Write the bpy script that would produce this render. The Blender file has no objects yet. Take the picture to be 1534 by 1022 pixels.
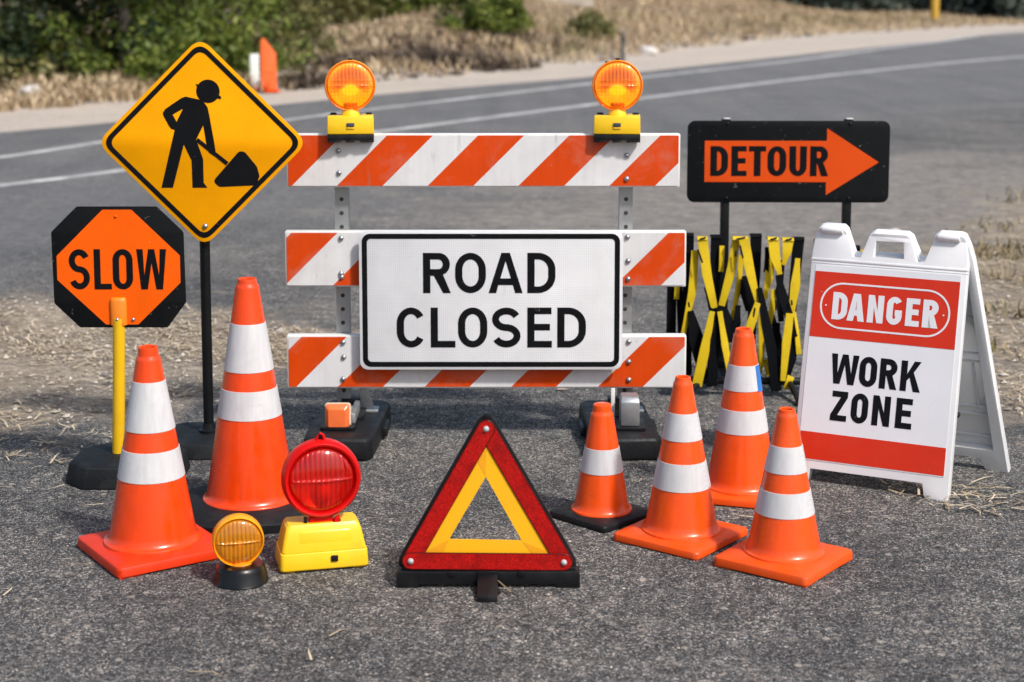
import bpy, bmesh, math, random
import numpy as np
from mathutils import Vector, Matrix
from mathutils.geometry import tessellate_polygon

R = math.radians
random.seed(7)
rng = np.random.default_rng(11)
SC = bpy.context.scene
COL = SC.collection

# ------------------------------------------------------------------ camera, world, sun, exposure
F, CX, CY, PITCH, EYE = 2500.0, 767.0, 287.0, R(7), 1.65
cam = bpy.data.objects.new('camera', bpy.data.cameras.new('camera'))
COL.objects.link(cam)
SC.camera = cam
cam.location = (0, 0, EYE)
cam.rotation_euler = (R(90) - PITCH, 0, 0)
cam.data.sensor_width = 36
cam.data.lens = 36 * F / 1534
cam.data.shift_y = -(511 - CY) / 1534
cam.data.clip_start = 0.05
cam.data.clip_end = 3000
cam.data.dof.use_dof = True
cam.data.dof.focus_distance = 5.25
cam.data.dof.aperture_fstop = 2.9

SUN = Vector((0.58, -0.60, 0.98)).normalized()
world = bpy.data.worlds.new('World')
SC.world = world
world.use_nodes = True
wn = world.node_tree
wn.nodes.clear()
wo = wn.nodes.new('ShaderNodeOutputWorld')
wb = wn.nodes.new('ShaderNodeBackground')
sky = wn.nodes.new('ShaderNodeTexSky')
sky.sky_type = 'NISHITA'
sky.sun_disc = False
sky.sun_elevation = math.asin(SUN.z)
sky.sun_rotation = math.atan2(SUN.x, SUN.y)
sky.air_density = 1.2
sky.dust_density = 3.0
wb.inputs['Strength'].default_value = 0.15
wn.links.new(sky.outputs[0], wb.inputs['Color'])
wn.links.new(wb.outputs[0], wo.inputs['Surface'])

sl = bpy.data.lights.new('sun', 'SUN')
sl.energy = 4.2
sl.angle = R(5.0)
sl.color = (1.0, 0.965, 0.92)
so = bpy.data.objects.new('sun', sl)
COL.objects.link(so)
so.location = (6, -5, 8)
so.rotation_euler = (-SUN).to_track_quat('-Z', 'Y').to_euler()

SC.view_settings.view_transform = 'Standard'
SC.view_settings.look = 'None'
SC.view_settings.exposure = 0.0
SC.view_settings.gamma = 1.0
SC.render.engine = 'CYCLES'
SC.cycles.use_denoising = True
SC.cycles.denoising_prefilter = 'ACCURATE'
SC.cycles.max_bounces = 8
SC.cycles.transparent_max_bounces = 12
SC.cycles.caustics_reflective = False
SC.cycles.caustics_refractive = False
SC.cycles.sample_clamp_indirect = 4

# ------------------------------------------------------------------ where things stand
CP, SP = math.cos(PITCH), math.sin(PITCH)

def ray(px, py):
    a, b = (px - CX) / F, -(py - CY) / F
    return Vector((a, CP + b * SP, -SP + b * CP))

def ground(px, py, z=0.0):
    d = ray(px, py)
    t = (z - EYE) / d.z
    return Vector((d.x * t, d.y * t, z))

def plane(px, py, Y):
    d = ray(px, py)
    t = Y / d.y
    return Vector((d.x * t, Y, EYE + d.z * t))

def scale_at(Y, z):
    return F / (Y * CP + (EYE - z) * SP)

# ------------------------------------------------------------------ materials
class NT:
    def __init__(s, name):
        s.m = bpy.data.materials.new(name)
        s.m.use_nodes = True
        s.t = s.m.node_tree
        s.b = s.t.nodes['Principled BSDF']
        s.tc = s.t.nodes.new('ShaderNodeTexCoord')
        s.co = s.tc.outputs['Object']
    def n(s, kind, **kw):
        nd = s.t.nodes.new('ShaderNode' + kind)
        for k, v in kw.items():
            setattr(nd, k, v)
        return nd
    def l(s, a, b):
        s.t.links.new(a, b)
    def noise(s, scale, detail=4, rough=.55, vec=None, dist=0):
        nd = s.n('TexNoise')
        nd.inputs['Scale'].default_value = scale
        nd.inputs['Detail'].default_value = detail
        nd.inputs['Roughness'].default_value = rough
        nd.inputs['Distortion'].default_value = dist
        s.l(vec or s.co, nd.inputs['Vector'])
        return nd.outputs['Fac']
    def rng(s, v, a, b, c=0.0, d=1.0):
        nd = s.n('MapRange')
        s.l(v, nd.inputs['Value'])
        for i, x in zip(('From Min', 'From Max', 'To Min', 'To Max'), (a, b, c, d)):
            nd.inputs[i].default_value = x
        return nd.outputs['Result']
    def math(s, op, a, b=None, c=None):
        nd = s.n('Math', operation=op)
        for i, x in enumerate((a, b, c)):
            if x is None: continue
            if isinstance(x, (int, float)): nd.inputs[i].default_value = x
            else: s.l(x, nd.inputs[i])
        return nd.outputs[0]
    def mix(s, f, a, b, mode='MIX'):
        nd = s.n('Mix', data_type='RGBA', blend_type=mode)
        ins = [i for i in nd.inputs if i.enabled]
        for i, x in zip((nd.inputs[0], nd.inputs[6], nd.inputs[7]), (f, a, b)):
            if isinstance(x, (int, float)): i.default_value = x
            elif isinstance(x, tuple): i.default_value = (*x, 1)
            else: s.l(x, i)
        return nd.outputs[2]
    def ramp(s, v, stops):
        nd = s.n('ValToRGB')
        s.l(v, nd.inputs[0])
        e = nd.color_ramp.elements
        while len(e) < len(stops): e.new(0.5)
        for el, (p, c) in zip(e, stops):
            el.position = p
            el.color = (*c, 1)
        return nd.outputs[0]
    def bump(s, h, strength, dist=0.01):
        nd = s.n('Bump')
        nd.inputs['Strength'].default_value = strength
        nd.inputs['Distance'].default_value = dist
        s.l(h, nd.inputs['Height'])
        s.l(nd.outputs[0], s.b.inputs['Normal'])
        return nd
    def xyz(s):
        nd = s.n('SeparateXYZ')
        s.l(s.co, nd.inputs[0])
        return nd.outputs
    def set(s, **kw):
        for k, v in kw.items():
            i = s.b.inputs[k.replace('_', ' ')]
            if isinstance(v, (int, float)): i.default_value = v
            elif isinstance(v, tuple): i.default_value = (*v, 1) if len(v) == 3 else v
            else: s.l(v, i)

def finish(T, col, rough=.45, var=.12, vs=7, dirt=.0, dcol=(.16, .13, .10), dscale=5, metal=0.0, bump=.04, bs=220, weave=0, chips=0, chipcol=(.6, .6, .58), spec=.5, coat=0, scuff=0, streak=0, drip=0):
    """surface wear shared by every made thing: uneven tint, grime, scuffs, fine grain"""
    c = T.mix(1.0, col, T.ramp(T.noise(vs, 5), [(.25, (1 - var,) * 3), (.75, (1 + var * .4,) * 3)]), 'MULTIPLY')
    if weave:
        w = T.n('Vectors') if False else None
        x, y, z = T.xyz()
        a = T.math('SINE', T.math('MULTIPLY', T.math('ADD', x, z), weave))
        b = T.math('SINE', T.math('MULTIPLY', T.math('SUBTRACT', x, z), weave))
        k = T.rng(T.math('MULTIPLY', a, b), -1, 1, .86, 1.07)
        nd = T.n('CombineColor')
        for i in range(3): T.l(k, nd.inputs[i])
        c = T.mix(1.0, c, nd.outputs[0], 'MULTIPLY')
    if dirt:
        d = T.math('MULTIPLY', T.rng(T.noise(dscale, 8, .68, dist=.4), .50, .78), dirt)
        c = T.mix(d, c, dcol)
    if streak:
        mp = T.n('Mapping'); mp.inputs['Scale'].default_value = (60, 60, 5); T.l(T.co, mp.inputs['Vector'])
        c = T.mix(1.0, c, T.ramp(T.noise(1.0, 4, .6, vec=mp.outputs[0]), [(.3, (1 - streak,) * 3), (.7, (1 + streak * .5,) * 3)]), 'MULTIPLY')
    if drip:
        mp = T.n('Mapping'); mp.inputs['Scale'].default_value = (34, 34, 4.5); T.l(T.co, mp.inputs['Vector'])
        c = T.mix(T.math('MULTIPLY', T.rng(T.noise(1.0, 7, .7, vec=mp.outputs[0], dist=.3), .62, .74), drip), c, (.20, .155, .12))
    if scuff:
        mp = T.n('Mapping'); mp.inputs['Scale'].default_value = (9, 9, 34); mp.inputs['Rotation'].default_value = (.5, .4, .2); T.l(T.co, mp.inputs['Vector'])
        sc = T.math('MULTIPLY', T.rng(T.noise(1.0, 8, .72, vec=mp.outputs[0]), .63, .72), scuff)
        c = T.mix(sc, c, (.10, .05, .035))
    if chips:
        ch = T.rng(T.noise(38, 6, .75, dist=1.2), .69 - chips * .04, .71 - chips * .04)
        c = T.mix(T.math('MULTIPLY', ch, .8), c, chipcol)
    T.set(Base_Color=c, Metallic=metal)
    T.b.inputs['Specular IOR Level'].default_value = spec
    if coat:
        T.b.inputs['Coat Weight'].default_value = coat
        T.b.inputs['Coat Roughness'].default_value = .15
    T.l(T.rng(T.noise(vs * 3, 5), .3, .7, max(.05, rough - .1), min(1, rough + .12)), T.b.inputs['Roughness'])
    if bump: T.bump(T.noise(bs, 3), bump, .004)
    return T.m

def pm(name, col, **kw):
    return finish(NT(name), col, **kw)

M = {}
M['orange'] = pm('cone orange plastic', (.86, .080, .003), rough=.30, dirt=.14, dscale=8, dcol=(.40, .09, .03), var=.12, bump=.02, spec=.45, coat=.25, scuff=.5, streak=.12, drip=.12)
M['orange_red'] = pm('cone deep orange plastic', (.80, .056, .002), rough=.28, dirt=.14, dscale=8, dcol=(.36, .06, .03), var=.12, bump=.02, spec=.45, coat=.25, scuff=.5, streak=.12, drip=.12)
M['base_orange'] = pm('cone base orange rubber', (.80, .080, .004), rough=.40, dirt=.35, dscale=9, dcol=(.36, .11, .06), var=.16, bump=.10, spec=.35, scuff=.6)
M['base_red'] = pm('cone base red orange rubber', (.70, .036, .004), rough=.40, dirt=.35, dscale=9, dcol=(.33, .08, .05), var=.16, bump=.10, spec=.35, scuff=.6)
M['band'] = pm('white reflective collar', (.60, .595, .605), rough=.42, dirt=.5, dscale=7, dcol=(.43, .41, .41), weave=1150, var=.10, spec=.3, scuff=.15, streak=.10)
M['tape_blue'] = pm('blue tape', (.02, .16, .52), rough=.4)
M['rubber'] = pm('black rubber', (.0055, .0065, .008), rough=.5, dirt=.3, dscale=7, dcol=(.032, .032, .032), var=.3, bump=.35, bs=140, spec=.3)
M['rubber_dusty'] = pm('dusty black rubber', (.007, .0085, .0105), rough=.62, dirt=.5, dscale=6, dcol=(.048, .047, .046), var=.3, bump=.35, bs=140, spec=.25)
M['black'] = pm('black paint', (.005, .006, .007), rough=.42, dirt=.2, dcol=(.03, .03, .03), bump=.05, chips=.25, chipcol=(.2, .18, .16), spec=.2)
M['black_sign'] = pm('black sign sheeting', (.0045, .0055, .0065), rough=.55, dirt=.2, dcol=(.022, .022, .022), bump=.05, chips=.85, chipcol=(.35, .33, .3), spec=.12)
M['ink'] = pm('black lettering film', (.0045, .005, .0065), rough=.5, dirt=.15, dcol=(.025, .025, .025), chips=.35, chipcol=(.25, .25, .25), spec=.12)
M['black_plastic'] = pm('black plastic', (.0065, .007, .0085), rough=.38, dirt=.5, dcol=(.045, .044, .043), bump=.1, spec=.25)
M['white_board'] = pm('white painted board', (.74, .73, .70), rough=.5, dirt=.5, dscale=4, dcol=(.38, .33, .28), chips=.5, chipcol=(.2, .17, .14), drip=.5)
M['white_sheet'] = pm('white sign sheeting', (.70, .71, .725), rough=.42, dirt=.3, dscale=4, dcol=(.52, .51, .51), weave=420, drip=.16, chips=.1, chipcol=(.3, .28, .26), spec=.3)
M['white_plastic'] = pm('white moulded plastic', (.72, .725, .735), rough=.45, dirt=.32, dscale=5, dcol=(.50, .48, .45), var=.06, bump=.08, bs=120, spec=.35)
M['white_print'] = pm('white printed film', (.68, .695, .72), rough=.35, dirt=.12, dscale=4, dcol=(.6, .58, .56), var=.05, spec=.3)
M['red_print'] = pm('red orange printed film', (.58, .028, .007), spec=.3, rough=.35, dirt=.12, dscale=9, dcol=(.5, .15, .1), var=.10, chips=.06)
M['yellow_sign'] = pm('amber yellow sign sheeting', (.88, .355, .001), rough=.5, dirt=.15, dscale=5, dcol=(.66, .27, .01), weave=520, var=.12, spec=.08)
M['yellow_edge'] = pm('yellow sign edge', (.86, .40, .02), rough=.45, dirt=.3, dscale=9, dcol=(.3, .17, .05))
M['orange_sign'] = pm('orange sign sheeting', (.90, .115, .001), rough=.5, dirt=.12, dscale=6, dcol=(.6, .12, .02), weave=520, chips=.12, chipcol=(.7, .4, .3), spec=.15)
M['orange_dull'] = pm('dull orange sign sheeting', (.68, .072, .005), rough=.5, dirt=.15, dcol=(.55, .09, .02), weave=520, spec=.15)
M['yellow_pole'] = pm('yellow fibreglass pole', (.80, .47, .008), rough=.4, dirt=.25, dscale=6, dcol=(.45, .26, .03))
M['yellow_case'] = pm('yellow battery case plastic', (.86, .54, .010), rough=.36, dirt=.3, dscale=9, dcol=(.45, .27, .05), var=.12, bump=.05, scuff=.3)
M['red_plastic'] = pm('red plastic', (.60, .004, .004), spec=.22, rough=.3, dirt=.12, dscale=9, dcol=(.4, .03, .03), var=.1)
M['amber_plastic'] = pm('amber plastic', (.86, .26, .006), rough=.3, var=.1)
M['steel'] = pm('galvanised steel', (.40, .42, .43), rough=.48, metal=.75, dirt=.45, dscale=14, dcol=(.20, .17, .14), var=.2, bump=.05)
M['steel_dark'] = pm('dark hole', (.04, .035, .03), rough=.8)
M['bolt'] = pm('bolt steel', (.42, .43, .45), rough=.32, metal=.85, dirt=.3, dscale=40, dcol=(.15, .13, .12))
M['reflector_orange'] = pm('orange reflector', (.86, .17, .045), rough=.25, var=.1, weave=900)
M['strap_yellow'] = pm('yellow webbing', (.60, .42, .008), rough=.6, dirt=.4, dscale=12, dcol=(.25, .17, .02), bump=.3, bs=160, spec=.25)
M['strap_black'] = pm('black webbing', (.0028, .0034, .005), rough=.7, bump=.3, bs=160, dirt=.1, dcol=(.012, .012, .014), spec=.08)
M['red_reflex'] = None
M['yellow_reflex'] = pm('fluorescent yellow panel', (.95, .47, .006), rough=.45, weave=800, var=.06, dirt=.1, dcol=(.8, .3, .01))
M['rivet'] = pm('grey rivet', (.42, .42, .43), rough=.4, spec=.4)
M['silver'] = pm('reflector bowl', (.8, .8, .78), rough=.25, metal=.9, bump=0)

def red_reflex():
    T = NT('red prismatic reflector')
    v = T.n('TexVoronoi'); v.inputs['Scale'].default_value = 420
    T.l(T.co, v.inputs['Vector'])
    c = T.ramp(v.outputs['Color'], [(.2, (.26, .003, .002)), (.8, (.56, .007, .005))])
    c = T.mix(T.math('MULTIPLY', T.rng(T.noise(22, 5), .48, .66), .6), c, (.20, .003, .003))
    T.set(Base_Color=c, Roughness=.2)
    T.b.inputs['Coat Weight'].default_value = .2
    T.b.inputs['Coat Roughness'].default_value = .2
    T.b.inputs['Specular IOR Level'].default_value = .3
    T.bump(v.outputs['Distance'], .25, .003)
    return T.m
M['red_reflex'] = red_reflex()

def stripes(name, u0, period, duty):
    """orange and white diagonal sheeting: u = x - z grows to the lower right"""
    T = NT(name)
    x, y, z = T.xyz()
    u = T.math('SUBTRACT', x, z)
    k = T.math('FRACT', T.math('DIVIDE', T.math('SUBTRACT', u, u0), period))
    f = T.math('LESS_THAN', k, duty)
    c = T.mix(f, (.70, .70, .70), (.64, .058, .002))
    return finish(T, c, rough=.45, spec=.2, dirt=.36, dscale=5, dcol=(.42, .34, .29), weave=900, chips=.38, chipcol=(.30, .25, .22), var=.1, streak=.05, drip=.5)

def lens(name, col, trans, clear):
    T = NT(name)
    T.set(Base_Color=col, Roughness=.12)
    T.b.inputs['Coat Weight'].default_value = .5
    tr = T.n('BsdfTransparent')
    tr.inputs[0].default_value = (*trans, 1)
    mx = T.n('MixShader')
    mx.inputs[0].default_value = clear
    T.l(T.b.outputs[0], mx.inputs[1])
    T.l(tr.outputs[0], mx.inputs[2])
    out = T.t.nodes['Material Output']
    T.l(mx.outputs[0], out.inputs['Surface'])
    return T.m
def cover(name, tint):
    T = NT(name)
    T.t.nodes.remove(T.b)
    tr = T.n('BsdfTransparent'); tr.inputs[0].default_value = (*tint, 1)
    gl_ = T.n('BsdfGlossy'); gl_.inputs['Roughness'].default_value = .06
    fr = T.n('LayerWeight'); fr.inputs[0].default_value = .5
    mx = T.n('MixShader')
    T.l(T.math('ADD', T.math('MULTIPLY', T.math('POWER', fr.outputs['Facing'], 4.0), .5), .05), mx.inputs[0])
    T.l(tr.outputs[0], mx.inputs[1]); T.l(gl_.outputs[0], mx.inputs[2])
    T.l(mx.outputs[0], T.t.nodes['Material Output'].inputs['Surface'])
    return T.m
M['cover_red'] = cover('clear red dome', (1, .93, .92))
M['cover_amber'] = cover('clear amber dome', (1, .97, .93))
M['lens_amber'] = lens('amber lens', (.92, .25, .003), (1, .46, .022), .52)
M['lens_yellow'] = lens('yellow amber lens', (.88, .36, .01), (1, .58, .05), .5)
M['lens_red'] = lens('red lens', (.78, .012, .006), (1, .14, .05), .56)

def glow(name, col, e):
    T = NT(name)
    T.set(Base_Color=col, Emission_Color=col, Emission_Strength=e)
    return T.m
M['bulb_on'] = glow('lit bulb', (1, .54, .08), 4.5)
M['bulb_off'] = pm('bulb', (.8, .55, .25), rough=.2)

# ------------------------------------------------------------------ mesh tools
class MB:
    def __init__(s):
        s.bm = bmesh.new()
    def face(s, vs, m=0):
        try:
            f = s.bm.faces.new(vs)
            f.material_index = m
            return f
        except ValueError:
            return None
    def loft(s, loops, m=0, cap0=True, cap1=True, closed=True):
        vl = [[s.bm.verts.new(p) for p in lp] for lp in loops]
        n = len(vl[0])
        for a, b in zip(vl, vl[1:]):
            for i in range(n if closed else n - 1):
                j = (i + 1) % n
                s.face((a[i], a[j], b[j], b[i]), m)
        if cap0: s.face(list(reversed(vl[0])), m)
        if cap1: s.face(vl[-1], m)
        return vl
    def box(s, x0, x1, y0, y1, z0, z1, m=0):
        s.loft([[(x0, y0, z), (x1, y0, z), (x1, y1, z), (x0, y1, z)] for z in (z0, z1)], m)
    def prism(s, loops, y0, y1, m=0, M=None):
        """loops in (x, z): outer then holes; front face at y0 looks to -y"""
        f = (lambda p: p) if M is None else (lambda p: M @ Vector(p))
        fixed = []
        for k, lp in enumerate(loops):
            a = sum(lp[i][0] * lp[(i + 1) % len(lp)][1] - lp[(i + 1) % len(lp)][0] * lp[i][1] for i in range(len(lp)))
            fixed.append(list(lp) if (a > 0) == (k == 0) else list(reversed(lp)))
        fr = [[s.bm.verts.new(f((p[0], y0, p[1]))) for p in lp] for lp in fixed]
        bk = [[s.bm.verts.new(f((p[0], y1, p[1]))) for p in lp] for lp in fixed]
        if len(fixed) == 1 and len(fixed[0]) < 5:
            s.face(fr[0], m); s.face(list(reversed(bk[0])), m)
        else:
            tris = tessellate_polygon([[Vector((p[0], p[1], 0)) for p in lp] for lp in fixed])
            flat = [p for lp in fixed for p in lp]
            FA = [v for lp in fr for v in lp]; BA = [v for lp in bk for v in lp]
            for t in tris:
                a, b, c = (flat[i] for i in t)
                if (b[0] - a[0]) * (c[1] - a[1]) - (c[0] - a[0]) * (b[1] - a[1]) < 0: t = (t[0], t[2], t[1])
                s.face([FA[i] for i in t], m)
                s.face([BA[i] for i in reversed(t)], m)
        for a, b in zip(fr, bk):
            n = len(a)
            for i in range(n):
                j = (i + 1) % n
                s.face((a[j], a[i], b[i], b[j]), m)
    def lathe(s, prof, n=40, m=0, c=(0, 0, 0), axis='z', caps=True):
        loops = []
        for r, h in prof:
            lp = []
            for i in range(n):
                a = 2 * math.pi * i / n
                if axis == 'z': p = (c[0] + r * math.cos(a), c[1] + r * math.sin(a), c[2] + h)
                else: p = (c[0] + r * math.cos(a), c[1] + h, c[2] + r * math.sin(a))
                lp.append(p)
            loops.append(lp)
        s.loft(loops, m, caps, caps)
    def tube(s, pts, r, n=10, m=0):
        pts = [Vector(p) for p in pts]
        loops = []
        for i, p in enumerate(pts):
            d = (pts[min(i + 1, len(pts) - 1)] - pts[max(i - 1, 0)]).normalized()
            up = Vector((0, 0, 1)) if abs(d.z) < .9 else Vector((1, 0, 0))
            u = d.cross(up).normalized(); v = u.cross(d)
            rr = r[i] if isinstance(r, (list, tuple)) else r
            loops.append([p + (u * math.cos(2 * math.pi * k / n) + v * math.sin(2 * math.pi * k / n)) * rr for k in range(n)])
        s.loft(loops, m)
    def build(s, name, mats, parent=None, bevel=0, seg=2, angle=35, recalc=True):
        bm = s.bm
        if recalc: bmesh.ops.recalc_face_normals(bm, faces=bm.faces)
        if bevel:
            ed = [e for e in bm.edges if len(e.link_faces) == 2 and e.calc_face_angle(0) > R(28)]
            bmesh.ops.bevel(bm, geom=ed, offset=bevel, segments=seg, profile=.5, affect='EDGES', clamp_overlap=True)
        me = bpy.data.meshes.new(name)
        bm.to_mesh(me); bm.free()
        if not isinstance(mats, (list, tuple)): mats = [mats]
        for mm in mats: me.materials.append(mm)
        for p in me.polygons: p.use_smooth = True
        me.set_sharp_from_angle(angle=R(angle))
        o = bpy.data.objects.new(name, me)
        COL.objects.link(o)
        if parent: o.parent = parent
        return o

def tag(o, label, cat, group=None):
    o['label'] = label; o['category'] = cat
    if group: o['group'] = group
    return o

def thing(name, label, cat, loc, rz=0.0, group=None):
    o = bpy.data.objects.new(name, None)
    COL.objects.link(o)
    o.location = loc; o.rotation_euler = (0, 0, rz)
    o.empty_display_size = .1
    return tag(o, label, cat, group)

def setting(o, kind='structure'):
    o['kind'] = kind
    return o

def raw(name, verts, faces, mats, parent=None, smooth=False, midx=None):
    me = bpy.data.meshes.new(name)
    me.from_pydata(verts, [], faces)
    for mm in (mats if isinstance(mats, (list, tuple)) else [mats]): me.materials.append(mm)
    if midx is not None: me.polygons.foreach_set('material_index', midx)
    if smooth:
        for p in me.polygons: p.use_smooth = True
    me.update()
    o = bpy.data.objects.new(name, me)
    COL.objects.link(o)
    if parent: o.parent = parent
    return o

def rrect(x0, z0, x1, z1, r, n=7, rz=None):
    rz = r if rz is None else rz
    out = []
    for cx, cz, a0 in ((x1 - r, z1 - rz, 0), (x0 + r, z1 - rz, 90), (x0 + r, z0 + rz, 180), (x1 - r, z0 + rz, 270)):
        for i in range(n + 1):
            a = R(a0 + 90 * i / n)
            out.append((cx + r * math.cos(a), cz + rz * math.sin(a)))
    return out

def round_poly(pts, r, n=6):
    """polygon with its corners rounded"""
    out = []
    N = len(pts)
    for i in range(N):
        p0, p, p1 = (Vector(pts[(i + k) % N]) for k in (-1, 0, 1))
        a, b = (p0 - p), (p1 - p)
        ang = a.angle(b)
        rr = r[i] if isinstance(r, (list, tuple)) else r
        d = min(rr / math.tan(ang / 2), a.length * .49, b.length * .49)
        A, B = p + a.normalized() * d, p + b.normalized() * d
        for k in range(n + 1):
            t = k / n
            q = A * (1 - t) ** 2 + p * 2 * t * (1 - t) + B * t ** 2
            out.append((q.x, q.y))
    return out

# ------------------------------------------------------------------ lettering
def glyph(ch, w, t, h):
    """loops of one capital of height 1, width w, stem t, bar h"""
    if ch == 'O':
        return [rrect(0, 0, w, 1, w / 2, 10, min(.5, w * .56)), rrect(t, h, w - t, 1 - h, (w - 2 * t) / 2, 10, min(.5 - h, (w * .56 - h)))]
    if ch == 'D':
        def half(a, b, c, d, r, rz):
            o = [(a, b)]
            for i in range(11): g = R(-90 + 9 * i); o.append((c - r + r * math.cos(g), b + rz + rz * math.sin(g)))
            for i in range(11): g = R(9 * i); o.append((c - r + r * math.cos(g), d - rz + rz * math.sin(g)))
            return o + [(a, d)]
        return [half(0, 0, w, 1, w * .62, min(.42, w * .6)), half(t, h, w - t, 1 - h, max(.02, min(w * .62 - t, (w - 2 * t) * .97)), min(.42, w * .6) - h)]
    if ch in 'CG':
        O = rrect(0, 0, w, 1, w / 2, 12, min(.5, w * .56)); I = rrect(t, h, w - t, 1 - h, (w - 2 * t) / 2, 12, min(.5 - h, w * .56 - h))
        n = len(O)
        s = 4
        if ch == 'C':
            e = n - 5
            return [O[s:e + 1] + list(reversed(I[s:e + 1]))]
        e = n - 3
        out = O[s:e + 1] + [(w, .32), (w, .53), (w * .54, .53), (w * .54, .53 - h), (w - t, .53 - h), (w - t, .34)]
        return [out + list(reversed(I[s:e + 1]))]
    if ch == 'S':
        k = (t + h) / 2
        rx, ry = w / 2 - k / 2, (1 - k) / 4
        c = []
        for i in range(15): a = R(22 + (262 - 22) * i / 14); c.append(Vector((w / 2 + rx * math.cos(a), 1 - k / 2 - ry + ry * math.sin(a))))
        for i in range(15): a = R(82 - (82 + 158) * i / 14); c.append(Vector((w / 2 + rx * math.cos(a), k / 2 + ry + ry * math.sin(a))))
        L, Q = [], []
        for i, p in enumerate(c):
            d = (c[min(i + 1, len(c) - 1)] - c[max(i - 1, 0)]).normalized()
            nrm = Vector((-d.y, d.x))
            L.append(tuple(p + nrm * k / 2)); Q.append(tuple(p - nrm * k / 2))
        return [L + Q[::-1]]
    if ch == 'U':
        rz = min(.42, w * .55)
        o = [(0, 1)]
        o += [(w / 2 + w / 2 * math.cos(R(180 + 15 * i)), rz + rz * math.sin(R(180 + 15 * i))) for i in range(13)]
        o += [(w, 1), (w - t, 1)]
        o += [(w / 2 + (w / 2 - t) * math.cos(R(-15 * i)), rz + (rz - h) * math.sin(R(-15 * i))) for i in range(13)]
        return [o + [(t, 1)]]
    if ch == 'L': return [[(0, 0), (w, 0), (w, h), (t, h), (t, 1), (0, 1)]]
    if ch == 'E':
        a, b = .5 - h / 2 + .01, .5 + h / 2 + .01
        return [[(0, 0), (w, 0), (w, h), (t, h), (t, a), (w * .92, a), (w * .92, b), (t, b), (t, 1 - h), (w * .98, 1 - h), (w * .98, 1), (0, 1)]]
    if ch == 'T': return [[(w / 2 - t / 2, 0), (w / 2 + t / 2, 0), (w / 2 + t / 2, 1 - h), (w, 1 - h), (w, 1), (0, 1), (0, 1 - h), (w / 2 - t / 2, 1 - h)]]
    if ch == 'N':
        q = t * .98
        return [[(0, 0), (q, 0), (q, .58), (w - q, 0), (w, 0), (w, 1), (w - q, 1), (w - q, .42), (q, 1), (0, 1)]]
    if ch == 'Z': return [[(0, 0), (w, 0), (w, h), (t * 1.15, h), (w, 1 - h), (w, 1), (w * .04, 1), (w * .04, 1 - h), (w - t * 1.15, 1 - h), (0, h)]]
    if ch == 'K': return [[(0, 0), (t, 0), (t, .34), (t * 1.45, .46), (w - t * 1.1, 0), (w, 0), (t * 1.9 + (w - 2 * t) * .12, .63), (w * .97, 1), (w * .97 - t * 1.08, 1), (t, .56), (t, 1), (0, 1)]]
    if ch == 'A':
        s = t * 1.04; m = w / 2; bz = .2
        k = (m - s * .5)
        xl = lambda z: k * z
        return [[(0, 0), (s, 0), (s + k * bz * .86 + .0, bz), (w - s - k * bz * .86, bz), (w - s, 0), (w, 0), (m + s * .56, 1), (m - s * .56, 1)],
                [(s + k * (bz + h) * .88, bz + h), (w - s - k * (bz + h) * .88, bz + h), (m, .80)]]
    if ch == 'W':
        s = t * .98; q = w / 4
        return [[(q - s * .55, 0), (q + s * .5, 0), (w / 2, .66), (w - q - s * .5, 0), (w - q + s * .55, 0), (w, 1), (w - s, 1), (w - q, .34), (w / 2 + s * .48, 1), (w / 2 - s * .48, 1), (q, .34), (s, 1), (0, 1)]]
    if ch == 'R':
        mid = .43; r = (1 - mid) / 2
        rx = min(r, w * .5)
        bw = w * .97
        o = [(0, 0), (t, 0), (t, mid), (bw * .40, mid), (w - t * 1.06, 0), (w, 0), (bw * .74, mid + .03)]
        o += [(bw - rx + rx * math.cos(R(g)), mid + r + r * math.sin(R(g))) for g in range(-52, 91, 12)]
        o += [(0, 1)]
        ri, rxi = r - h, max(.03, rx - t)
        i = [(t, mid + h)] + [(bw - t - rxi + rxi * math.cos(R(g)), mid + r + ri * math.sin(R(g))) for g in range(-90, 91, 15)] + [(t, 1 - h)]
        return [o, i]

def lettering(mb, word, spans, z0, z1, y, t, h, m=0, depth=.0012, M=None):
    """spans: (x0, x1) of each letter; t and h are fractions of the letter height"""
    H = z1 - z0
    for ch, (a, b) in zip(word, spans):
        loops = [[(a + p[0] * H, z0 + p[1] * H) for p in lp] for lp in glyph(ch, (b - a) / H, t, h)]
        mb.prism(loops, y, y + depth, m, M)

def disc_lens(mb, R0, dome, y, ribs, cz=0, cross=True, m=0, amp0=.038):
    """ribbed round lens bulging to -y"""
    nx, nz = ribs * 4, 36
    V = []
    for i in range(nx + 1):
        x = -R0 + 2 * R0 * i / nx
        x = max(-R0 * .999, min(R0 * .999, x))
        hh = math.sqrt(R0 * R0 - x * x)
        col = []
        for j in range(nz + 1):
            z = -hh + 2 * hh * j / nz
            d = dome * max(0, 1 - (x * x + z * z) / R0 ** 2) ** .5
            edge = min(1, (R0 - math.hypot(x, z)) / (R0 * .12))
            amp = R0 * amp0 * edge
            rib = abs(math.sin(math.pi * i / 4))
            if cross and z < .35 * R0: rib = rib * .5 + .6 * abs(math.sin(z / R0 * 22))
            if abs(z) < R0 * .028: rib = 1.6
            col.append(mb.bm.verts.new((x, y - d - amp * rib, cz + z)))
        V.append(col)
    for i in range(nx):
        for j in range(nz):
            mb.face((V[i][j], V[i + 1][j], V[i + 1][j + 1], V[i][j + 1]), m)

def dome_cover(parent, R0, h, y, cz, mat, x=0):
    mb = MB()
    mb.lathe([(R0 * math.cos(R(a)), -h * math.sin(R(a))) for a in range(0, 90, 9)] + [(.0008, -h)], 40, 0, (x, y, cz), 'y', caps=False)
    return mb.build('lens_cover', mat, parent, angle=80)

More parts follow.
